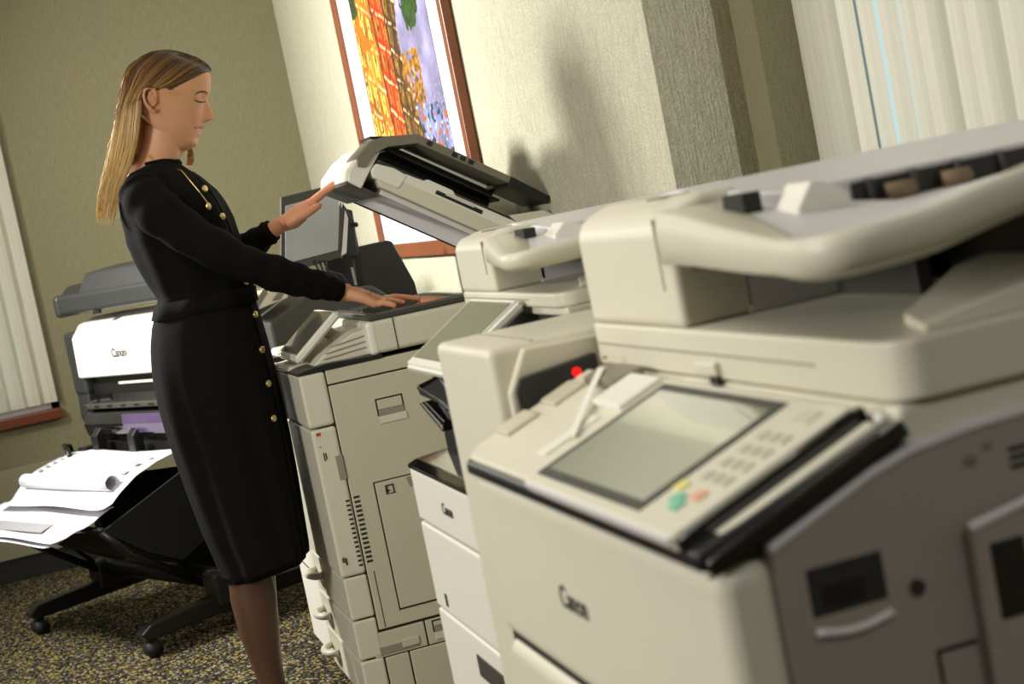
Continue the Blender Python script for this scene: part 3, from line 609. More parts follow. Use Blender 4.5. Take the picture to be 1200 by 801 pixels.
# ------------------------------------------------------------------ dark machine behind, monitor on arm
c0 = thing('printer_cabinet', 'dark grey low machine standing behind the open-lid copier', 'machine', (.95, 5.3, 0))
prism('body', 'dgrey', c0, [(.665, .05), (1.27, .05), (1.27, .90), (1.12, .93), (1.0, 1.045), (.80, 1.062), (.665, 1.0)], xz(5.15, 5.5), .01)
prism('top_cover', 'beige', c0, [(.60, 1.035), (.74, 1.06), (.74, 1.088), (.66, 1.092), (.60, 1.07)], xz(5.16, 5.45), .004)
for k in range(2): prism('cover_stripe', 'mgrey', c0, [(.62+.07*k, 1.05+.01*k), (.645+.07*k, 1.05+.01*k), (.69+.06*k, 1.099), (.67+.06*k, 1.099)], xz(5.155, 5.162), .001)
prism('rear_tray', 'black', c0, [(.87, 1.00), (.90, 1.14), (.99, 1.166), (1.105, 1.168), (1.12, 1.16), (1.165, 1.02), (1.17, .94), (.95, .94)], xz(5.30, 5.33), .004)
mo = thing('monitor', 'grey touch screen monitor with black frame on an arm behind the hands', 'monitor', (.9, 5.15, 1.06))
def mon(px, py, dy=0): return at(px, py, Y=5.15)+Vector((0, dy, 0))
def quad(name, m, par, pts, y0, y1, bev=.002, label=None): return prism(name, m, par, [(p.x, p.z) for p in pts], xz(y0, y1), bev, label)
quad('frame', 'dgrey', mo, [mon(329, 231), mon(378, 219), mon(404, 246), mon(399, 302), mon(338, 319), mon(329, 300)], 5.15, 5.175, .003)
quad('screen', 'monitor', mo, [mon(334, 241), mon(398, 224), mon(396, 293), mon(334, 309)], 5.146, 5.152, .001)
quad('frame_side', 'lav', mo, [mon(404, 246), mon(408, 255), mon(406, 296), mon(400, 300)], 5.148, 5.17, .001)
quad('back_shell', 'black', mo, [mon(402, 235), mon(417, 257), mon(422, 300), mon(402, 303)], 5.17, 5.21, .006)
quad('arm', 'steel', mo, [mon(409, 244), mon(415, 246), mon(431, 335), mon(421, 337)], 5.18, 5.20, .002)
quad('arm_strip', 'silver', mo, [mon(412, 313), mon(415, 313), mon(420, 334), mon(417, 334)], 5.165, 5.18, .0005)
bm = bmesh.new(); add_ell(bm, mon(417, 263), (.008, .012, .008)); obj('adjusting_knob', bm, 'black', mo, smooth=True)
for k in range(3):
    tube('cable', 'black', mo, [mon(368+6*k, 305), mon(374+5*k, 318), mon(384+8*k, 322), mon(392+8*k, 333)], .004, 8)

# ------------------------------------------------------------------ wide-format plotter (local axes: x along its length, y to its front)
pl = thing('plotter', 'wide-format plotter with white cover on a black wheeled stand below the left wall', 'plotter', (.15, 5.55, 0), rz=math.atan2(.92, -.39))
DY = -.10
def pbox(name, m, x0, x1, y0, y1, z0, z1, bev=.004, par=pl, seg=2): return box(name, m, par, x0, x1, y0, y1, z0, z1, bev, seg)
pbox('end_housing', 'pdark', .945, 1.05, -.60+DY, -.275+DY, .80, 1.045, .02, seg=4)
prism('end_housing_lower', 'pdark', pl, [(-.60+DY, .86), (-.285+DY, .86), (-.275+DY, .72), (-.30+DY, .655), (-.36+DY, .62), (-.60+DY, .62)], yz(.95, 1.045), .012, seg=3)
pbox('end_housing', 'pdark', -.10, -.03, -.60+DY, -.275+DY, .66, 1.045, .02, seg=4)
prism('top_cover', 'white', pl, [(-.60+DY, 1.085), (-.37+DY, 1.085), (-.305+DY, 1.065), (-.268+DY, 1.02), (-.262+DY, .875), (-.27+DY, .868), (-.60+DY, .868)], yz(-.05, .952), .012, seg=4)
text('Canon', 'maker_badge', 'ink', pl, (.57, -.2605+DY, .952), Matrix(((-1, 0, 0), (0, 0, 1), (0, 1, 0))), .045)
pbox('inner_body', 'black', -.04, .99, -.58+DY, -.31+DY, .66, .87, .004)
pbox('inner_strip', 'beige', .0, .72, -.313+DY, -.305+DY, .832, .842, .001)
prism('media_guide', 'gloss', pl, [(-.31+DY, .80), (-.272+DY, .765), (-.265+DY, .755), (-.30+DY, .75)], yz(-.03, .945), .002)
pbox('front_bar', 'dgrey', -.03, .945, -.278+DY, -.258+DY, .752, .772, .004)
for k in range(9): pbox('bar_clip', 'silver', .05+.11*k, .09+.11*k, -.259+DY, -.2555+DY, .758, .768, .001)
prism('roll_cover', 'gloss', pl, [(-.30+DY, .748), (-.255+DY, .74), (-.235+DY, .70), (-.245+DY, .655), (-.285+DY, .625), (-.40+DY, .62), (-.40+DY, .748)], yz(-.03, .945), .010, seg=4)
prism('violet_reflection', 'purple', pl, [(-.2345+DY, .735), (-.229+DY, .70), (-.239+DY, .665), (-.246+DY, .668), (-.238+DY, .70), (-.242+DY, .733)], yz(-.02, .60), .001)  # strip standing for the violet reflection on the glossy roll cover
for xx in (.80, .50): prism('roll_bracket', 'black', pl, [(-.25+DY, .70), (-.21+DY, .66), (-.21+DY, .60), (-.25+DY, .60)], yz(xx, xx+.05), .004)
pbox('under_body', 'black', .02, .93, -.50+DY, -.28+DY, .58, .63, .006)
sc = pbox('scanner_bar', 'pdark', -.12, 1.0, -.52+DY, -.25+DY, 1.112, 1.185, .014, seg=3)
pbox('bar_end', 'pdark', 0.96, 1.005, -.53+DY, -.245+DY, 1.105, 1.188, .016, seg=3)
prism('scanner_hump', 'pdark', pl, [(-.50+DY, 1.18), (-.26+DY, 1.18), (-.30+DY, 1.250), (-.44+DY, 1.262), (-.50+DY, 1.24)], yz(-.05, .80), .012, seg=3)
prism('scanner_end', 'black', pl, [(-.46+DY, 1.18), (-.26+DY, 1.18), (-.30+DY, 1.215), (-.44+DY, 1.222)], yz(.78, .97), .012, seg=3)
pbox('bar_button', 'black', .63, .68, -.26+DY, -.247+DY, 1.10, 1.115, .002)
# stand
for x in (.03, .93):
    pbox('upright', 'steel', x-.035, x+.035, -.36, -.30, .10, .62, .006)
    prism('foot', 'steel', pl, [(-.68, .08), (.02, .06), (.04, .085), (.0, .11), (-.25, .13), (-.68, .13)], yz(x-.028, x+.028), .006)
    for y in (0.0, -.64):
        wl = tube('caster', 'rubber', pl, [(x-.024, y, .027), (x+.024, y, .027)], .027, 20)
        pbox('caster_fork', 'steel', x-.012, x+.012, y-.015, y+.015, .045, .08, .002)
    pbox('foot_block', 'black', x-.045, x+.045, -.36, -.24, .09, .20, .01)
tube('cross_tube', 'steel', pl, [(.0, -.30, .17), (.96, -.30, .17)], .034, 14)
tube('cross_tube', 'steel', pl, [(.0, -.42, .26), (.96, -.42, .26)], .016, 10)
for x in (.11, .90):
    tube('basket_arm', 'steel', pl, [(x, .05, .43), (x, -.03, .33), (x, -.28, .15)], .015, 8)
    tube('basket_strut', 'steel', pl, [(x, -.30, .50), (x, -.10, .36), (x+.0, -.24, .20)], .009, 8)
tube('basket_rail', 'steel', pl, [(.10, .05, .432), (.91, .05, .432)], .010, 8)
tube('basket_hook', 'black', pl, [(1.0, -.30, .58), (1.02, -.30, .63), (.98, -.26, .64), (.90, -.24, .60)], .008, 8)
pbox('stand_box', 'black', .20, .50, -.62, -.40, .10, .30, .006)
bm = bmesh.new(); prof = [(-.30, .56), (-.345, .42), (-.31, .31), (-.20, .26), (-.08, .325), (.05, .43)]; rows = []
for x in np.linspace(.10, .90, 12): rows.append([bm.verts.new((x, y+.01*math.sin(x*20), z-.02*math.sin((x-.1)/.8*math.pi))) for y, z in prof])
for a, b in zip(rows, rows[1:]):
    for j in range(len(prof)-1): bm.faces.new((a[j], a[j+1], b[j+1], b[j]))
obj('cloth_basket', bm, 'fabric', pl, smooth=True)
prism('basket_side', 'fabric', pl, prof, yz(.095, .105), 0)
# paper sheets (their own things) resting on the basket
def sheet(name, label, x0, x1, prof, group='printed plans on the plotter basket', wav=.004, rnd=0):
    t = bpy.data.objects.new(name, None); t = thing(name, label, 'paper', pl.location.copy(), group, pl.rotation_euler.z)
    ys = np.array([p[0] for p in prof]); zs = np.array([p[1] for p in prof]); n = 26; tt = np.linspace(0, len(prof)-1, n)
    bm = bmesh.new(); rows = []
    for x in np.linspace(x0, x1, 24):
        rows.append([bm.verts.new((x+rnd*(k/n), np.interp(u, range(len(ys)), ys), np.interp(u, range(len(zs)), zs)+wav*math.sin(x*9+k*.4))) for k, u in enumerate(tt)])
    for a, b in zip(rows, rows[1:]):
        for j in range(n-1): bm.faces.new((a[j], a[j+1], b[j+1], b[j]))
    o = obj('sheet', bm, 'paper', t, smooth=True); md = o.modifiers.new('thickness', 'SOLIDIFY'); md.thickness = .0008
    return t, prof
S1 = [(-.325, .605), (-.27, .607), (-.20, .60), (-.12, .575), (-.05, .53), (-.01, .50), (.025, .497), (.06, .505)]
s1, _ = sheet('plan_sheet', 'large printed plan sheet curving off the plotter to its basket', .14, .98, S1, rnd=-.03)
def prints(par, items, prof):
    bm = bmesh.new(); ys = [p[0] for p in prof]; zs = [p[1] for p in prof]
    for (x0, x1, y0, y1) in items:
        vs = [bm.verts.new((x, y, np.interp(y, ys, zs)+.0065)) for x, y in ((x0, y0), (x1, y0), (x1, y1), (x0, y1))]; bm.faces.new(vs)
    m = mat('pale_plan_print', lin(150, 148, 150), .8); o = obj('plan_lines', bm, m, par); o['kind'] = 'stuff'
it = [(.90, .93, -.27+.028*k, -.255+.028*k) for k in range(7)]+[(.30, .86, -.25+.05*k, -.248+.05*k) for k in range(4)]+[(.3+.07*k, .302+.07*k, -.25, -.12) for k in range(8)]+[(.20, .24, -.23+.05*k, -.21+.05*k) for k in range(3)]
prints(s1, it, S1)
S2 = [(-.02, .487), (.04, .475), (.10, .452), (.16, .435), (.22, .44)]
s2, _ = sheet('plan_sheet', 'top flat plan sheet hanging off the front of the plotter basket', .13, 1.06, S2, wav=.005)
prints(s2, [(.14, .34, .07, .072), (.14, .34, .13, .132), (.36, 1.0, .10, .15)], S2)
s3, _ = sheet('plan_sheet', 'lower plan sheet showing its edge beneath the top flat sheet', .16, 1.10, [(p[0]+.012, p[1]-.012) for p in S2], wav=.005)
rl = thing('paper_roll', 'rolled white plan lying on the curved plan sheet', 'paper roll', pl.location.copy(), None, pl.rotation_euler.z)
bm = bmesh.new(); rings = []
for x in (.18, .40, .66, .90):
    rings.append([bm.verts.new((x, -.055+(.026+.0015*math.sin(k))*math.cos(a), .560+(.026)*math.sin(a))) for k, a in enumerate(np.linspace(0, 2*math.pi, 28, endpoint=False))])
for a, b in zip(rings, rings[1:]):
    for k in range(28): bm.faces.new((a[k], a[(k+1) % 28], b[(k+1) % 28], b[k]))
o = obj('rolled_sheet', bm, 'paper', rl, smooth=True); md = o.modifiers.new('thickness', 'SOLIDIFY'); md.thickness = .001
#PERSON
# ------------------------------------------------------------------ the woman
YW = 4.45
def P(px, py, y=YW): return at(px, py, Y=y)
def pix(p):
    v = Vector(p)-EYE; d = v.dot(Fv); return CX+FPX*v.dot(Rv)/d, CY-FPX*v.dot(Uv)/d
wo = thing('person', 'woman in long black knit dress with gold buttons reaching to the open copier', 'person', (.38, YW, 0))
ip = lambda tab, x: float(np.interp(x, [t[0] for t in tab], [t[1] for t in tab]))
# --- head: rows down the image-tilted head axis, w across
HF = [(62, 200), (66, 212), (70, 224), (76, 237), (82, 243.5), (88, 246.3), (94, 247), (100, 246.8), (105, 247.2), (110, 245.6), (114, 243.6), (118, 244.2), (124, 246.6), (130, 249.2), (135, 250.8), (138, 250.6), (141, 247.2), (143, 241.5), (145, 239), (148, 239.8), (150, 238.6), (152, 235.0), (154, 234.6), (157, 235.8), (160, 233), (163, 231.3), (167, 232), (170, 230.8), (173, 227), (176, 219), (178, 211)]
HB0 = [(62, 200), (66, 212), (70, 224), (76, 237), (82, 243.5), (88, 246.3), (94, 246.8), (100, 246.2), (106, 245.4), (114, 241.8), (124, 240.0), (134, 238.4), (143, 237.6), (150, 235.2), (157, 233), (163, 231.3), (167, 232), (170, 230.8), (173, 227), (176, 219), (178, 211)]
HK = [(62, 178), (66, 169), (74, 161), (85, 156), (100, 154), (115, 156), (130, 162), (145, 172), (155, 181), (165, 190), (172, 197), (178, 203)]
HW = [(62, .018), (64, .032), (68, .048), (74, .060), (82, .069), (92, .0745), (104, .0765), (116, .0755), (128, .072), (140, .066), (150, .0605), (158, .053), (165, .044), (171, .034), (176, .020), (178, .008)]
HC = [(62, 190), (100, 192), (140, 200), (160, 207), (178, 208)]
WAX = Vector((-Fv.x, -Fv.y, 0)).normalized()
def hp(px, py, w): return P(px, py)+WAX*w
def headpt(py, ph, off=0):
    xf, xb, W, xc, x0 = ip(HF, py), ip(HK, py), ip(HW, py), ip(HC, py), ip(HB0, py)
    c, s = math.cos(ph), math.sin(ph)
    w = W*math.copysign(abs(s)**.92, s)
    if c >= 0:
        x = xc+(x0-xc)*c**.72
        wn = ip([(100, .010), (114, .0075), (124, .0095), (134, .0155), (140, .0165), (145, .018), (157, .021), (165, .03)], py)
        x += (xf-x0)*math.exp(-(w/wn)**2)
        a = abs(w)
        x -= 3.6*math.exp(-((py-115)/5.0)**2-((a-.026)/.012)**2)          # eye socket
        x += 2.2*math.exp(-((py-118.5)/3.4)**2-((a-.031)/.0085)**2)       # lid over the eyeball
        x += 1.6*math.exp(-((py-136)/8)**2-((a-.036)/.014)**2)            # cheek
        x += 1.0*math.exp(-((py-107)/3)**2-((a-.022)/.014)**2)
        x += 1.3*math.exp(-((py-139)/2.6)**2-((a-.0125)/.005)**2)         # nostril wing
        x -= 1.6*math.exp(-((py-151.5)/1.3)**2-(a/.024)**4)               # line of the mouth
    else: x = xc+(xc-xb)*-((-c)**.85)
    return hp(x+off*c, py, w*(1+off/33))
def headpx(px, py, off=.4):
    """point on the near side of the head at a profile position"""
    best = min(np.linspace(.02, 3.1, 240), key=lambda a: abs(pix(headpt(py, a))[0]-px)); return headpt(py, best, off)
bm = bmesh.new(); NR, NP = 90, 88; rows = []
for i in range(NR+1):
    py = 62+(178-62)*i/NR; rows.append([bm.verts.new(headpt(py, 2*math.pi*k/NP)) for k in range(NP)])
for a, b in zip(rows, rows[1:]):
    for k in range(NP): bm.faces.new((a[k], a[(k+1) % NP], b[(k+1) % NP], b[k]))
bm.faces.new(rows[0]); bm.faces.new(rows[-1][::-1])
# ear
for sd in (1, -1):
    e = lambda px, py, w: hp(px, py, sd*w)
    ec = e(183.5, 117, .0745)
    rim = [e(190, 122, .077), (e(190, 112, .079)), e(188, 106.5, .083), e(182.5, 104.5, .086), e(177.5, 108, .088), (e(176.3, 115, .088)), e(178, 123, .085), e(182, 129, .081), e(186.5, 133, .078), e(189.3, 130.5, .077)]
    add_tube(bm, rim, [.003, .0036, .004, .004, .004, .004, .004, .0045, .005, .004], 8)
    add_ell(bm, e(183.8, 116.5, .0745), (.012, .0075, .024))
    add_tube(bm, [e(188.5, 114, .08), e(183.5, 111, .084), e(181, 116, .084), e(183, 123, .082)], [.002, .0026, .0026, .002], 6)
    add_tube(bm, [e(190.5, 119, .0775), e(189, 124, .079)], .0032, 6)
# neck
add_tube(bm, [P(196, 140), P(192, 155), P(190, 170), P(186, 184), P(181, 198), P(174, 214), P(172, 225)], [.050, .0515, .050, .0495, .053, .066, .05], 28)
add_tube(bm, [P(212, 166), P(207, 176), P(204, 186), P(202, 196)], [.020, .018, .014, .012], 12)
# trunk and limbs under the dress
BK = [(168, 196), (152, 204), (143, 218), (140, 235), (142, 255), (150, 285), (163, 310), (178, 335), (188, 350), (186, 362), (180, 385), (178, 410), (180, 440), (187, 475), (196, 505), (208, 540), (222, 580), (240, 625), (255, 655), (268, 690)]
FR = [(211, 197), (226, 203), (243, 216), (258, 235), (270, 255), (278, 275), (286, 300), (292, 325), (295, 345), (300, 360), (310, 395), (320, 435), (328, 475), (336, 515), (343, 555), (350, 600), (357, 642), (361, 660)]
bk = sorted([(P(*p).z, P(*p).x) for p in BK]); fr = sorted([(P(*p).z, P(*p).x) for p in FR])
WD = [(.40, .178), (.50, .176), (.70, .172), (.90, .178), (.98, .176), (1.05, .158), (1.12, .128), (1.15, .130), (1.22, .146), (1.30, .160), (1.36, .172), (1.40, .172), (1.43, .155), (1.455, .125), (1.475, .092), (1.49, .066), (1.52, .052)]
def trunk(z, ph, k=1.0, off=0):
    xb, xf, w = ip(bk, z), ip(fr, z), ip(WD, z); xc, rx = (xb+xf)/2, (xf-xb)/2
    c, s = math.cos(ph), math.sin(ph); e = .84
    pleat = 0
    if z < 1.10: pleat = min(1, (1.10-z)/.3)*(.0045*math.sin(7*ph+2.2*z)+.003*math.sin(13*ph-1.5*z+1))
    elif z < 1.40: pleat = .003*math.sin(9*ph+14*z)+.0022*math.sin(5*ph-22*z)
    return Vector((xc+(rx*k+off+pleat)*math.copysign(abs(c)**e, c), YW-(w*k+off+pleat)*math.copysign(abs(s)**e, s), z-(.028*(1-c)/2*(.62-z)/.19 if z < .62 else 0)))
def loft(bm, rws):
    vs = [[bm.verts.new(p) for p in r] for r in rws]
    for a, b in zip(vs, vs[1:]):
        for k in range(len(a)): bm.faces.new((a[k], a[(k+1) % len(a)], b[(k+1) % len(a)], b[k]))
    return vs
v = loft(bm, [[trunk(z, 2*math.pi*k/40, .86) for k in range(40)] for z in np.linspace(.86, 1.485, 30)])
bm.faces.new(v[0]); bm.faces.new(v[-1][::-1])
NA = [(P(166, 226, 4.31), .052), (P(190, 252, 4.275), .046), (P(232, 282, 4.255), .040), (P(280, 307, 4.24), .035), (P(325, 322, 4.26), .034), (P(370, 334, 4.29), .027), (P(397, 340, 4.315), .0215), (P(408, 343, 4.32), .0225)]
FA = [(P(172, 222, 4.60), .052), (P(200, 250, 4.62), .042), (P(240, 285, 4.58), .038), (P(276, 300, 4.50), .033), (P(300, 284, 4.44), .028), (P(318, 271, 4.41), .022), (P(330, 262, 4.41), .021)]
add_tube(bm, [a for a, r in NA], [r for a, r in NA], 20); add_tube(bm, [a for a, r in FA], [r for a, r in FA], 20)
YL1, YL2 = 4.385, 4.515
L1 = [(P(235, 430, YL1), .085), (P(262, 540, YL1), .070), (P(283, 625, YL1), .054), (P(291, 662, YL1), .052), (P(297, 700, YL1), .056), (P(304, 740, YL1), .048), (P(313, 780, YL1), .034), (P(320, 805, YL1), .029), (P(324, 828, YL1), .030)]
L2 = [(P(262, 430, YL2), .080), (P(278, 540, YL2), .068), (P(294, 625, YL2), .052), (P(298, 662, YL2), .050), (P(300, 700, YL2), .052), (P(306, 740, YL2), .045), (P(315, 780, YL2), .033), (P(320, 800, YL2), .029), (P(323, 822, YL2), .030)]
def foot(bm, ank, grow=0):
    a = Vector(ank); x, y = a.x, a.y
    add_tube(bm, [(x-.025, y, .070), (x+.00, y, .060), (x+.05, y, .040), (x+.10, y, .028), (x+.14, y, .020), (x+.17, y, .016)], [.024+grow, .028+grow, .030+grow, .028+grow, .022+grow, .014+grow], 16)
for L in (L1, L2):
    add_tube(bm, [a for a, r in L], [r for a, r in L], 24); foot(bm, L[-1][0])
# hands
def finger(bm, pts, r0, r1):
    n = len(pts); add_tube(bm, pts, [r0+(r1-r0)*i/(n-1) for i in range(n)], 12); add_ell(bm, pts[-1], (r1, r1, r1), u=12, v=8)
ZT = 1.0235
wr = P(406, 343, 4.325)
kn = [Vector((.832, 4.282, 1.031)), Vector((.846, 4.304, 1.036)), Vector((.854, 4.327, 1.038)), Vector((.854, 4.350, 1.037))]
tp = [Vector((.872, 4.262, 1.0205)), Vector((.902, 4.292, 1.0210)), Vector((.950, 4.325, 1.0212)), Vector((.948, 4.352, 1.0212))]
for i, (a, b) in enumerate(zip(kn, tp)):
    m1 = a.lerp(b, .42)+Vector((0, 0, .006)); m2 = a.lerp(b, .74)+Vector((0, 0, .003))
    finger(bm, [a, m1, m2, b], .0098, .0072)
    add_tube(bm, [wr+Vector((0, (i-1.5)*.010, -.002)), wr.lerp(a, .5)+Vector((0, (i-1.5)*.006, .003)), a], [.016, .0145, .0112], 12)
add_tube(bm, [wr+Vector((-.005, 0, 0)), wr+Vector((.035, .0, -.013)), wr+Vector((.062, -.003, -.026))], [.020, .019, .012], 14)
add_ell(bm, wr+Vector((.030, -.022, -.012)), (.030, .013, .013))
finger(bm, [wr+Vector((.015, .018, -.012)), wr+Vector((.045, .036, -.026)), wr+Vector((.070, .046, -.034)), wr+Vector((.092, .050, -.036))], .0125, .0082)
# far hand, raised against the front of the lid
w2_ = P(329, 263, 4.41)
kn2 = [P(363, 239.5, 4.375), P(366, 237, 4.398), P(365, 237.5, 4.42), P(361, 240, 4.44)]
tp2 = [P(391, 219, 4.370), P(396.5, 212.5, 4.39), P(394.5, 213.5, 4.41), P(387, 220, 4.43)]
for i, (a, b) in enumerate(zip(kn2, tp2)):
    m1 = a.lerp(b, .45)+Rv*.001+Uv*.0035; m2 = a.lerp(b, .75)+Uv*.003
    finger(bm, [a, m1, m2, b], .0112, .0076)
    add_tube(bm, [w2_+Vector((0, (i-1.5)*.008, 0)), w2_.lerp(a, .55)+Uv*.003, a], [.017, .0175, .0138], 12)
add_tube(bm, [w2_-Rv*.01-Uv*.004, w2_+Rv*.035+Uv*.010, w2_+Rv*.060+Uv*.026], [.019, .021, .016], 14)
finger(bm, [P(338, 262, 4.385), P(349, 255, 4.366), P(362, 248.5, 4.356), P(373, 241, 4.356)], .0155, .0090)
me = bpy.data.meshes.new('body'); bmesh.ops.recalc_face_normals(bm, faces=bm.faces); bm.to_mesh(me); bm.free()
tmp = bpy.data.objects.new('t', me); COL.objects.link(tmp)
md = tmp.modifiers.new('r', 'REMESH'); md.mode = 'VOXEL'; md.voxel_size = .0022; md.use_smooth_shade = True
md = tmp.modifiers.new('s', 'SMOOTH'); md.iterations = 2; md.factor = .5
dg = bpy.context.evaluated_depsgraph_get(); me2 = bpy.data.meshes.new_from_object(tmp.evaluated_get(dg)); bpy.data.objects.remove(tmp)
me2.name = 'body'; nv = len(me2.vertices); co = np.empty(nv*3); me2.vertices.foreach_get('co', co); co = co.reshape(-1, 3)
rel = co-np.array(EYE); dd = rel @ np.array(Fv); qx = CX+FPX*(rel @ np.array(Rv))/dd; qy = CY-FPX*(rel @ np.array(Uv))/dd
ww = (co-np.array(P(200, 120))) @ np.array(WAX); ww = ww  # across the head
skin = np.array(lin(206, 150, 112)); c = np.tile(np.append(skin, 1), (nv, 1))
def tint(mask, colr): 
    m_ = np.clip(mask, 0, 1)[:, None]; c[:, :3] = c[:, :3]*(1-m_)+np.array(colr)*m_
isH = (qy < 180) & (qx < 256) & (qx > 150)
tint(isH*.45*np.exp(-((qx-232)/9)**2-((qy-136)/9)**2), lin(214, 128, 100))
tint(isH*.45*np.exp(-((qx-249)/3)**2-((qy-136)/5)**2), lin(214, 128, 104))
tint(isH*.5*np.exp(-((qx-183)/8)**2-((qy-118)/14)**2), lin(205, 130, 98))
lipm = np.clip(1.4-np.abs(qy-150.8-(.0*qx))/5.2, 0, 1)*(qx > 226.5)*np.clip((.026-np.abs(ww))/.006, 0, 1)*isH
lipm *= np.clip((qx-226)/3, 0, 1)*((qy > 146.6) & (qy < 159))
tint(lipm*.75, lin(190, 104, 92))
tint(isH*.35*np.exp(-((qx-233)/6)**2-((qy-116)/3.0)**2), lin(150, 100, 76))
hand = qx > 300
tint(hand*(qy < 300)*.35, lin(214, 130, 96)); tint(hand*.35*np.exp(-((qx-470)/14)**2), lin(205, 120, 90))
hl = np.interp(qx, [150, 176, 180, 190, 200, 210, 222, 236, 248], [140, 128, 104, 103, 107, 101, 95, 88, 84])
sc_ = isH & (qy < hl-1.0) & ((qx > 195) | (qy < 103) | (np.abs(ww) < .066))
tint(sc_*1.0, lin(72, 50, 32)); tint(isH*.30*np.exp(-((qx-203)/9)**2-((qy-109)/5)**2), lin(120, 84, 56)); tint(isH*.45*np.exp(-((qx-184.5)/3.2)**2-((qy-117)/7)**2), lin(120, 66, 46))
ca = me2.color_attributes.new('col', 'FLOAT_COLOR', 'POINT'); ca.data.foreach_set('color', c.astype(np.float32).ravel())
body = link_mesh('body', me2, 'skin', wo, smooth=True)
# face details
def htube(name, m, pts, r, lab=None):
    return tube(name, m, wo, [headpx(x, y, o) for x, y, o in pts], r, 8, lab)
htube('eyebrow', 'brow', [(228.5, 112.2, .3), (232, 109.6, .5), (236, 108.2, .6), (240, 108.4, .6), (243, 109.8, .5)], [.0006, .0014, .0018, .0018, .001])
htube('eyelashes', 'brow', [(227.5, 118.2, .2), (230, 119.6, .5), (233, 120.4, .7), (236, 120.2, .9), (239.5, 119.6, 1.6)], [.0007, .0014, .0018, .0018, .0009])
htube('mouth_corner', 'brow', [(227, 149.4, .1), (229.5, 150.8, .15), (232, 151.6, .1)], [.0005, .0009, .0006])
htube('teeth', 'teeth', [(230.5, 151.2, -.2), (233, 151.8, .1), (235, 151.8, .25)], [.001, .0022, .0022])
bm = bmesh.new(); add_ell(bm, hp(187, 131, .083), (.0025,)*3, u=10, v=8); obj('earring', bm, 'gold', wo, smooth=True)
bm = bmesh.new(); add_ell(bm, hp(189.5, 127.5, .081), (.0016,)*3, u=10, v=8); obj('earring', bm, 'gold', wo, smooth=True)
rg = kn[1].lerp(tp[1], .28)+Vector((0, 0, .005))
bm = bmesh.new(); rd = (tp[1]-kn[1]).normalized(); u1 = rd.cross(Vector((0, 0, 1))).normalized(); u2 = rd.cross(u1)
add_tube(bm, [rg+(u1*math.cos(a)+u2*math.sin(a))*.0104 for a in np.linspace(0, 2*math.pi, 25)], .0013, 6); add_ell(bm, rg+Vector((0, -.004, .0095)), (.003, .003, .002)); obj('ring', bm, 'gold', wo, smooth=True)
# dress
bm = bmesh.new(); NZ = list(np.linspace(.432, 1.10, 34))+list(np.linspace(1.11, 1.49, 30)); N_ = 72
v = loft(bm, [[trunk(z, 2*math.pi*k/N_, 1, (.004 if z > .45 else .002)) for k in range(N_)] for z in NZ])
for r, dz in ((v[0], .03),):                                    # turned-in hem
    r2 = [bm.verts.new(w.co+Vector((.0, 0, .03))+(Vector((ip(bk, .43)*.5+ip(fr, .43)*.5, YW, w.co.z))-w.co)*.05) for w in r]
    for k in range(N_): bm.faces.new((r[k], r2[k], r2[(k+1) % N_], r[(k+1) % N_]))
dr = obj('dress', bm, 'dress', wo, smooth=True)
def sleeve(A, grow, name, n=28):
    bm = bmesh.new(); pts = []; rr = []
    for i in range(len(A)-1):
        for u in np.linspace(0, 1, 7, endpoint=False):
            pts.append(A[i][0].lerp(A[i+1][0], u)); rr.append(A[i][1]+(A[i+1][1]-A[i][1])*u)
    pts.append(A[-1][0]); rr.append(A[-1][1])
    k = np.array([1, 2, 3, 2, 1])/9.
    q = np.array([list(p) for p in pts]); qq = np.vstack([q[:1]]*2+[q]+[q[-1:]]*2); q = np.stack([np.convolve(qq[:, j], k, 'valid') for j in range(3)], 1)
    rr = [r+grow+.0022*math.sin(i*1.1)+.0015*math.sin(i*.53+1) for i, r in enumerate(rr)]
    add_tube(bm, q.tolist(), rr, n); return obj(name, bm, 'dress', dr, smooth=True)
SN = [(P(163, 221, 4.33), .050), (P(170, 232, 4.305), .058), (P(190, 252, 4.275), .056), (P(232, 281, 4.255), .050), (P(280, 306, 4.24), .043), (P(318, 319, 4.255), .042), (P(352, 329, 4.28), .040), (P(378, 335.5, 4.30), .032), (P(397, 340.5, 4.315), .0265)]
sleeve(SN, .002, 'sleeve')
SF = [(P(172, 222, 4.58), .054), (P(200, 250, 4.61), .054), (P(240, 285, 4.58), .048), (P(276, 300, 4.50), .042), (P(298, 285, 4.44), .036), (P(316, 272, 4.41), .029)]
sleeve(SF, .002, 'sleeve')
for a, b, r in ((P(383, 337, 4.305), P(398.5, 341, 4.317), .0290), (P(308, 278, 4.425), P(320, 269, 4.41), .0300)):
    tube('cuff', 'dress', dr, [a, a.lerp(b, .3), b, b], [r*.98, r, r*.97, r*.9], 26)
bm = bmesh.new(); loft(bm, [[trunk(z, 2*math.pi*k/60, 1, o) for k in range(60)] for z, o in ((1.098, .004), (1.100, .011), (1.138, .011), (1.140, .004))]); obj('belt', bm, 'dress', dr, smooth=True)
bm = bmesh.new(); add_tube(bm, [trunk(1.492-.012*max(0, math.cos(a)), a, 1, .002) for a in np.linspace(0, 2*math.pi, 49)], .0055, 8); obj('collar', bm, 'dress', dr, smooth=True)
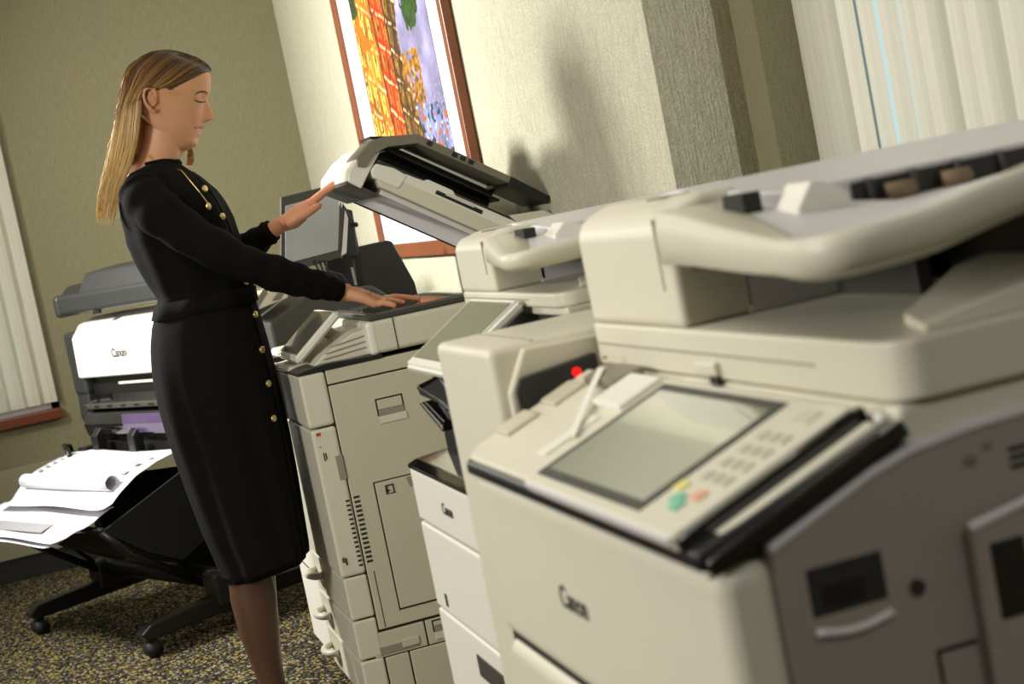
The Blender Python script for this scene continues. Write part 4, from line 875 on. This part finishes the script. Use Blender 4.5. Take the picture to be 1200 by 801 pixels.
# placket and gold buttons down the front
PH = .62
bm = bmesh.new(); a_ = []; b_ = []
for z in np.linspace(.44, 1.475, 60):
    a_.append(bm.verts.new(trunk(z, PH-.16, 1, .0065))); b_.append(bm.verts.new(trunk(z, PH+.10, 1, .0065)))
for i in range(59): bm.faces.new((a_[i], a_[i+1], b_[i+1], b_[i]))
obj('placket', bm, 'dress', dr, smooth=True)
for (x, y) in ((240, 222), (260, 254), (288, 330), (299, 368), (307, 408), (314.5, 447), (320.5, 487)):
    z = P(x, y, 4.36).z; ph = min(np.linspace(.15, 1.3, 60), key=lambda a: abs(pix(trunk(z, a, 1, .008))[0]-x))
    c_ = trunk(z, ph, 1, .009); nrm = (trunk(z, ph, 1, .03)-trunk(z, ph, 1, .0)).normalized()
    tube('button', 'gold', dr, [c_-nrm*.003, c_, c_+nrm*.0022, c_+nrm*.003], [.0088, .0092, .0086, .005], 16)
# necklace
ch = []
for x, y in ((212, 200), (222, 212), (233, 226), (243, 239)):
    z = P(x, y, 4.36).z; ph = min(np.linspace(.15, 1.5, 80), key=lambda a: abs(pix(trunk(z, a, 1, .012))[0]-x)); ch.append(trunk(z, ph, 1, .013))
nk = tube('necklace', 'gold', wo, [P(178, 182)+WAX*.054, P(188, 190)+WAX*.050, P(199, 195)+WAX*.040]+ch, .0013, 6)
bm = bmesh.new(); add_ell(bm, ch[-1]+Vector((0, 0, -.008)), (.007, .004, .010)); obj('pendant', bm, 'gold', nk, smooth=True)
# stockings and shoes
bm = bmesh.new()
for L in (L1, L2):
    LL = L[2:]; add_tube(bm, [a for a, r in LL], [r+.0035 for a, r in LL], 26)
o1 = bm
me = bpy.data.meshes.new('stocking'); bm.free()
for L in (L1, L2):
    bm = bmesh.new(); LL = L[2:]; add_tube(bm, [a for a, r in LL], [r+.0032 for a, r in LL], 26); foot(bm, L[-1][0], .002); obj('stocking', bm, 'stock', wo, smooth=True)
    x, y = L[-1][0].x, L[-1][0].y; bm = bmesh.new()
    add_tube(bm, [(x-.055, y, .105), (x-.045, y, .085), (x-.02, y, .056), (x+.05, y, .034), (x+.11, y, .022), (x+.15, y, .018), (x+.19, y, .012)], [.012, .030, .034, .033, .034, .028, .010], 16)
    sh = obj('shoe', bm, 'shoe', wo, smooth=True)
    tube('heel', 'shoe', sh, [(x-.055, y, .085), (x-.05, y, .04), (x-.048, y, .0)], [.022, .010, .006], 12)
# hair: shell and strands share the same guide lines
TOP = [(0, (246.5, 83)), (.12, (243, 76.5)), (.3, (232, 68.5)), (.5, (216, 62.5)), (.75, (196, 59.5)), (1.0, (178, 61.5)), (1.5, (166, 67))]
def wskull(x, y):
    """half width of the head at a profile position"""
    if y < 62: return 0
    xf, xb, W, xc = ip(HB0, y), ip(HK, y), ip(HW, y), ip(HC, y)
    c = ((x-xc)/(xf-xc)) if x > xc else ((xc-x)/(xc-xb))
    if c >= 1: return 0
    c = max(c, 0)**(1/.72 if x > xc else 1/.85); return W*(1-c*c)**.46
def G_(q, k, a, b, wa, wb):
    t = min(q, 1); ex = max(0, q-1)/.5; x = a[0]+(b[0]-a[0])*t-3.0*ex; y = a[1]+(b[1]-a[1])*t
    return x, y, (wa+(wb-wa)*t)*math.sqrt(max(0, 1-ex*ex))
def guide(q, sd, rx=0, rw=0, L=1.0):
    tx = ip([(t, p[0]) for t, p in TOP], q); ty = ip([(t, p[1]) for t, p in TOP], q)
    ks = [(tx, ty, .002), G_(q, 0, (236, 86), (160, 75), .050, .040) if q > .05 else (239, 86, .048), G_(q, 0, (220, 97.5), (153.5, 88), .068, .058), G_(q, 0, (200, 104.5), (150, 108), .0795, .062), G_(q, 0, (176, 108), (146.5, 128), .083, .060),
          G_(q, 0, (170, 134), (142, 150), .078, .056), G_(q, 0, (167, 160), (137, 176), .070, .052), G_(q, 0, (161, 188), (130.5, 203), .068, .045), G_(q, 0, (147, 222), (123, 229), .066, .035), G_(q, 0, (134, 264), (118, 262), .048, .020)]
    out = [Vector((x+rx*min(1, i/4), y, w+rw*min(1, i/4))) for i, (x, y, w) in enumerate(ks)]
    n = []
    for i in range(len(out)-1):
        p0, p1, p2, p3 = out[max(i-1, 0)], out[i], out[i+1], out[min(i+2, len(out)-1)]
        for s in range(4):
            u = s/4; n.append(.5*((2*p1)+(p2-p0)*u+(2*p0-5*p1+4*p2-p3)*u*u+(3*p1-p0-3*p2+p3)*u**3))
    n.append(out[-1]); k_ = max(6, int(len(n)*L)); res = []
    for x, y, w in n[:k_]:
        w = max(w, wskull(x, y)+.0035+.35*max(-.004, rw)) if y < 150 else w
        res.append(hp(x, y, sd*w))
    return res
def hcol(t, r):
    a, b, c3_ = np.array(lin(52, 35, 22)), np.array(lin(142, 100, 50)), np.array(lin(232, 196, 128))
    x = t*1.2+(r-.5)*.75; x = min(max(x, 0), 1)
    return a+(b-a)*x*2 if x < .5 else b+(c3_-b)*(x-.5)*2
bm = bmesh.new(); qs = list(np.linspace(0, 1, 20))+list(np.linspace(1.07, 1.5, 8))
cols_h = []
for sd in (1, -1):
    g = []
    for q in qs:
        line = guide(q, sd, 1.2, -.0028, .74); g.append([bm.verts.new(p) for p in line]); cols_h += [hcol(i/(len(line)-1)*.8, .35) for i in range(len(line))]
    for a, b in zip(g, g[1:]):
        for j in range(len(a)-1): bm.faces.new((a[j], b[j], b[j+1], a[j+1]))
me = bpy.data.meshes.new('hair'); bm.to_mesh(me); bm.free(); ca = me.color_attributes.new('col', 'FLOAT_COLOR', 'POINT')
ca.data.foreach_set('color', np.hstack([np.array(cols_h), np.ones((len(cols_h), 1))]).astype(np.float32).ravel())
hair = link_mesh('hair', me, 'hair', wo, smooth=True); md = hair.modifiers.new('thickness', 'SOLIDIFY'); md.thickness = .004; md.offset = -1
V, Fc, Cc = [], [], []
def strand(pts, r, cr, taper=True):
    n = len(pts); b0 = len(V)
    for i, p in enumerate(pts):
        t = (pts[min(i+1, n-1)]-pts[max(i-1, 0)]).normalized(); u = t.cross(Vector((.3, .2, .9))).normalized(); s = t.cross(u); rr = r*(1-.75*max(0, i/(n-1)-.6)/.4) if taper else r
        cc = hcol(i/(n-1), cr)
        for k in range(3): V.append(p+(u*math.cos(2.1*k)+s*math.sin(2.1*k))*rr); Cc.append((*cc, 1))
    for i in range(n-1):
        for k in range(3): a = b0+3*i+k; b = b0+3*i+(k+1) % 3; Fc.append((a, b, b+3, a+3))
for sd, N in ((1, 1500), (-1, 500)):
    for i in range(N):
        q = random.random()**.9*1.5; cl = random.Random(int(q*34)); L = .82+.14*random.random()**.7+.06*cl.random()
        ln = guide(q, sd, random.gauss(0, .9)+(cl.random()-.5)*1.6, random.uniform(-.002, .004)+.003*(cl.random()-.5), L)
        ph = cl.uniform(0, 6.3); am = cl.uniform(.001, .0045)
        ln = [p+Rv*(am*math.sin(ph+j*.36)*min(1, max(0, j-14)/14)) for j, p in enumerate(ln)]
        if q > .2 and random.random() < .04: ln = [p-Rv*.006*min(1, j/15)*random.random() for j, p in enumerate(ln)]
        strand(ln, random.uniform(.0007, .0013), cl.random()*.6+random.random()*.5)
for i in range(90):                                              # far-side lock in front of the neck
    a = random.random(); ln = [hp(205+4*a, 150, -.070), hp(212+5*a, 168, -.070), hp(214+7*a, 178, -.072), hp(213+9*a, 187, -.074), hp(211+6*a, 195+3*random.random(), -.076)]
    n = []
    for k in range(4):
        for s in range(3): n.append(ln[k].lerp(ln[k+1], s/3))
    strand(n, .0012, .1+.3*random.random())
me = bpy.data.meshes.new('hair_strands'); me.from_pydata([tuple(p) for p in V], [], Fc); ca = me.color_attributes.new('col', 'FLOAT_COLOR', 'POINT'); ca.data.foreach_set('color', np.array(Cc, dtype=np.float32).ravel())
hs = link_mesh('hair_strands', me, 'hair', wo, smooth=True); hs['kind'] = 'stuff'
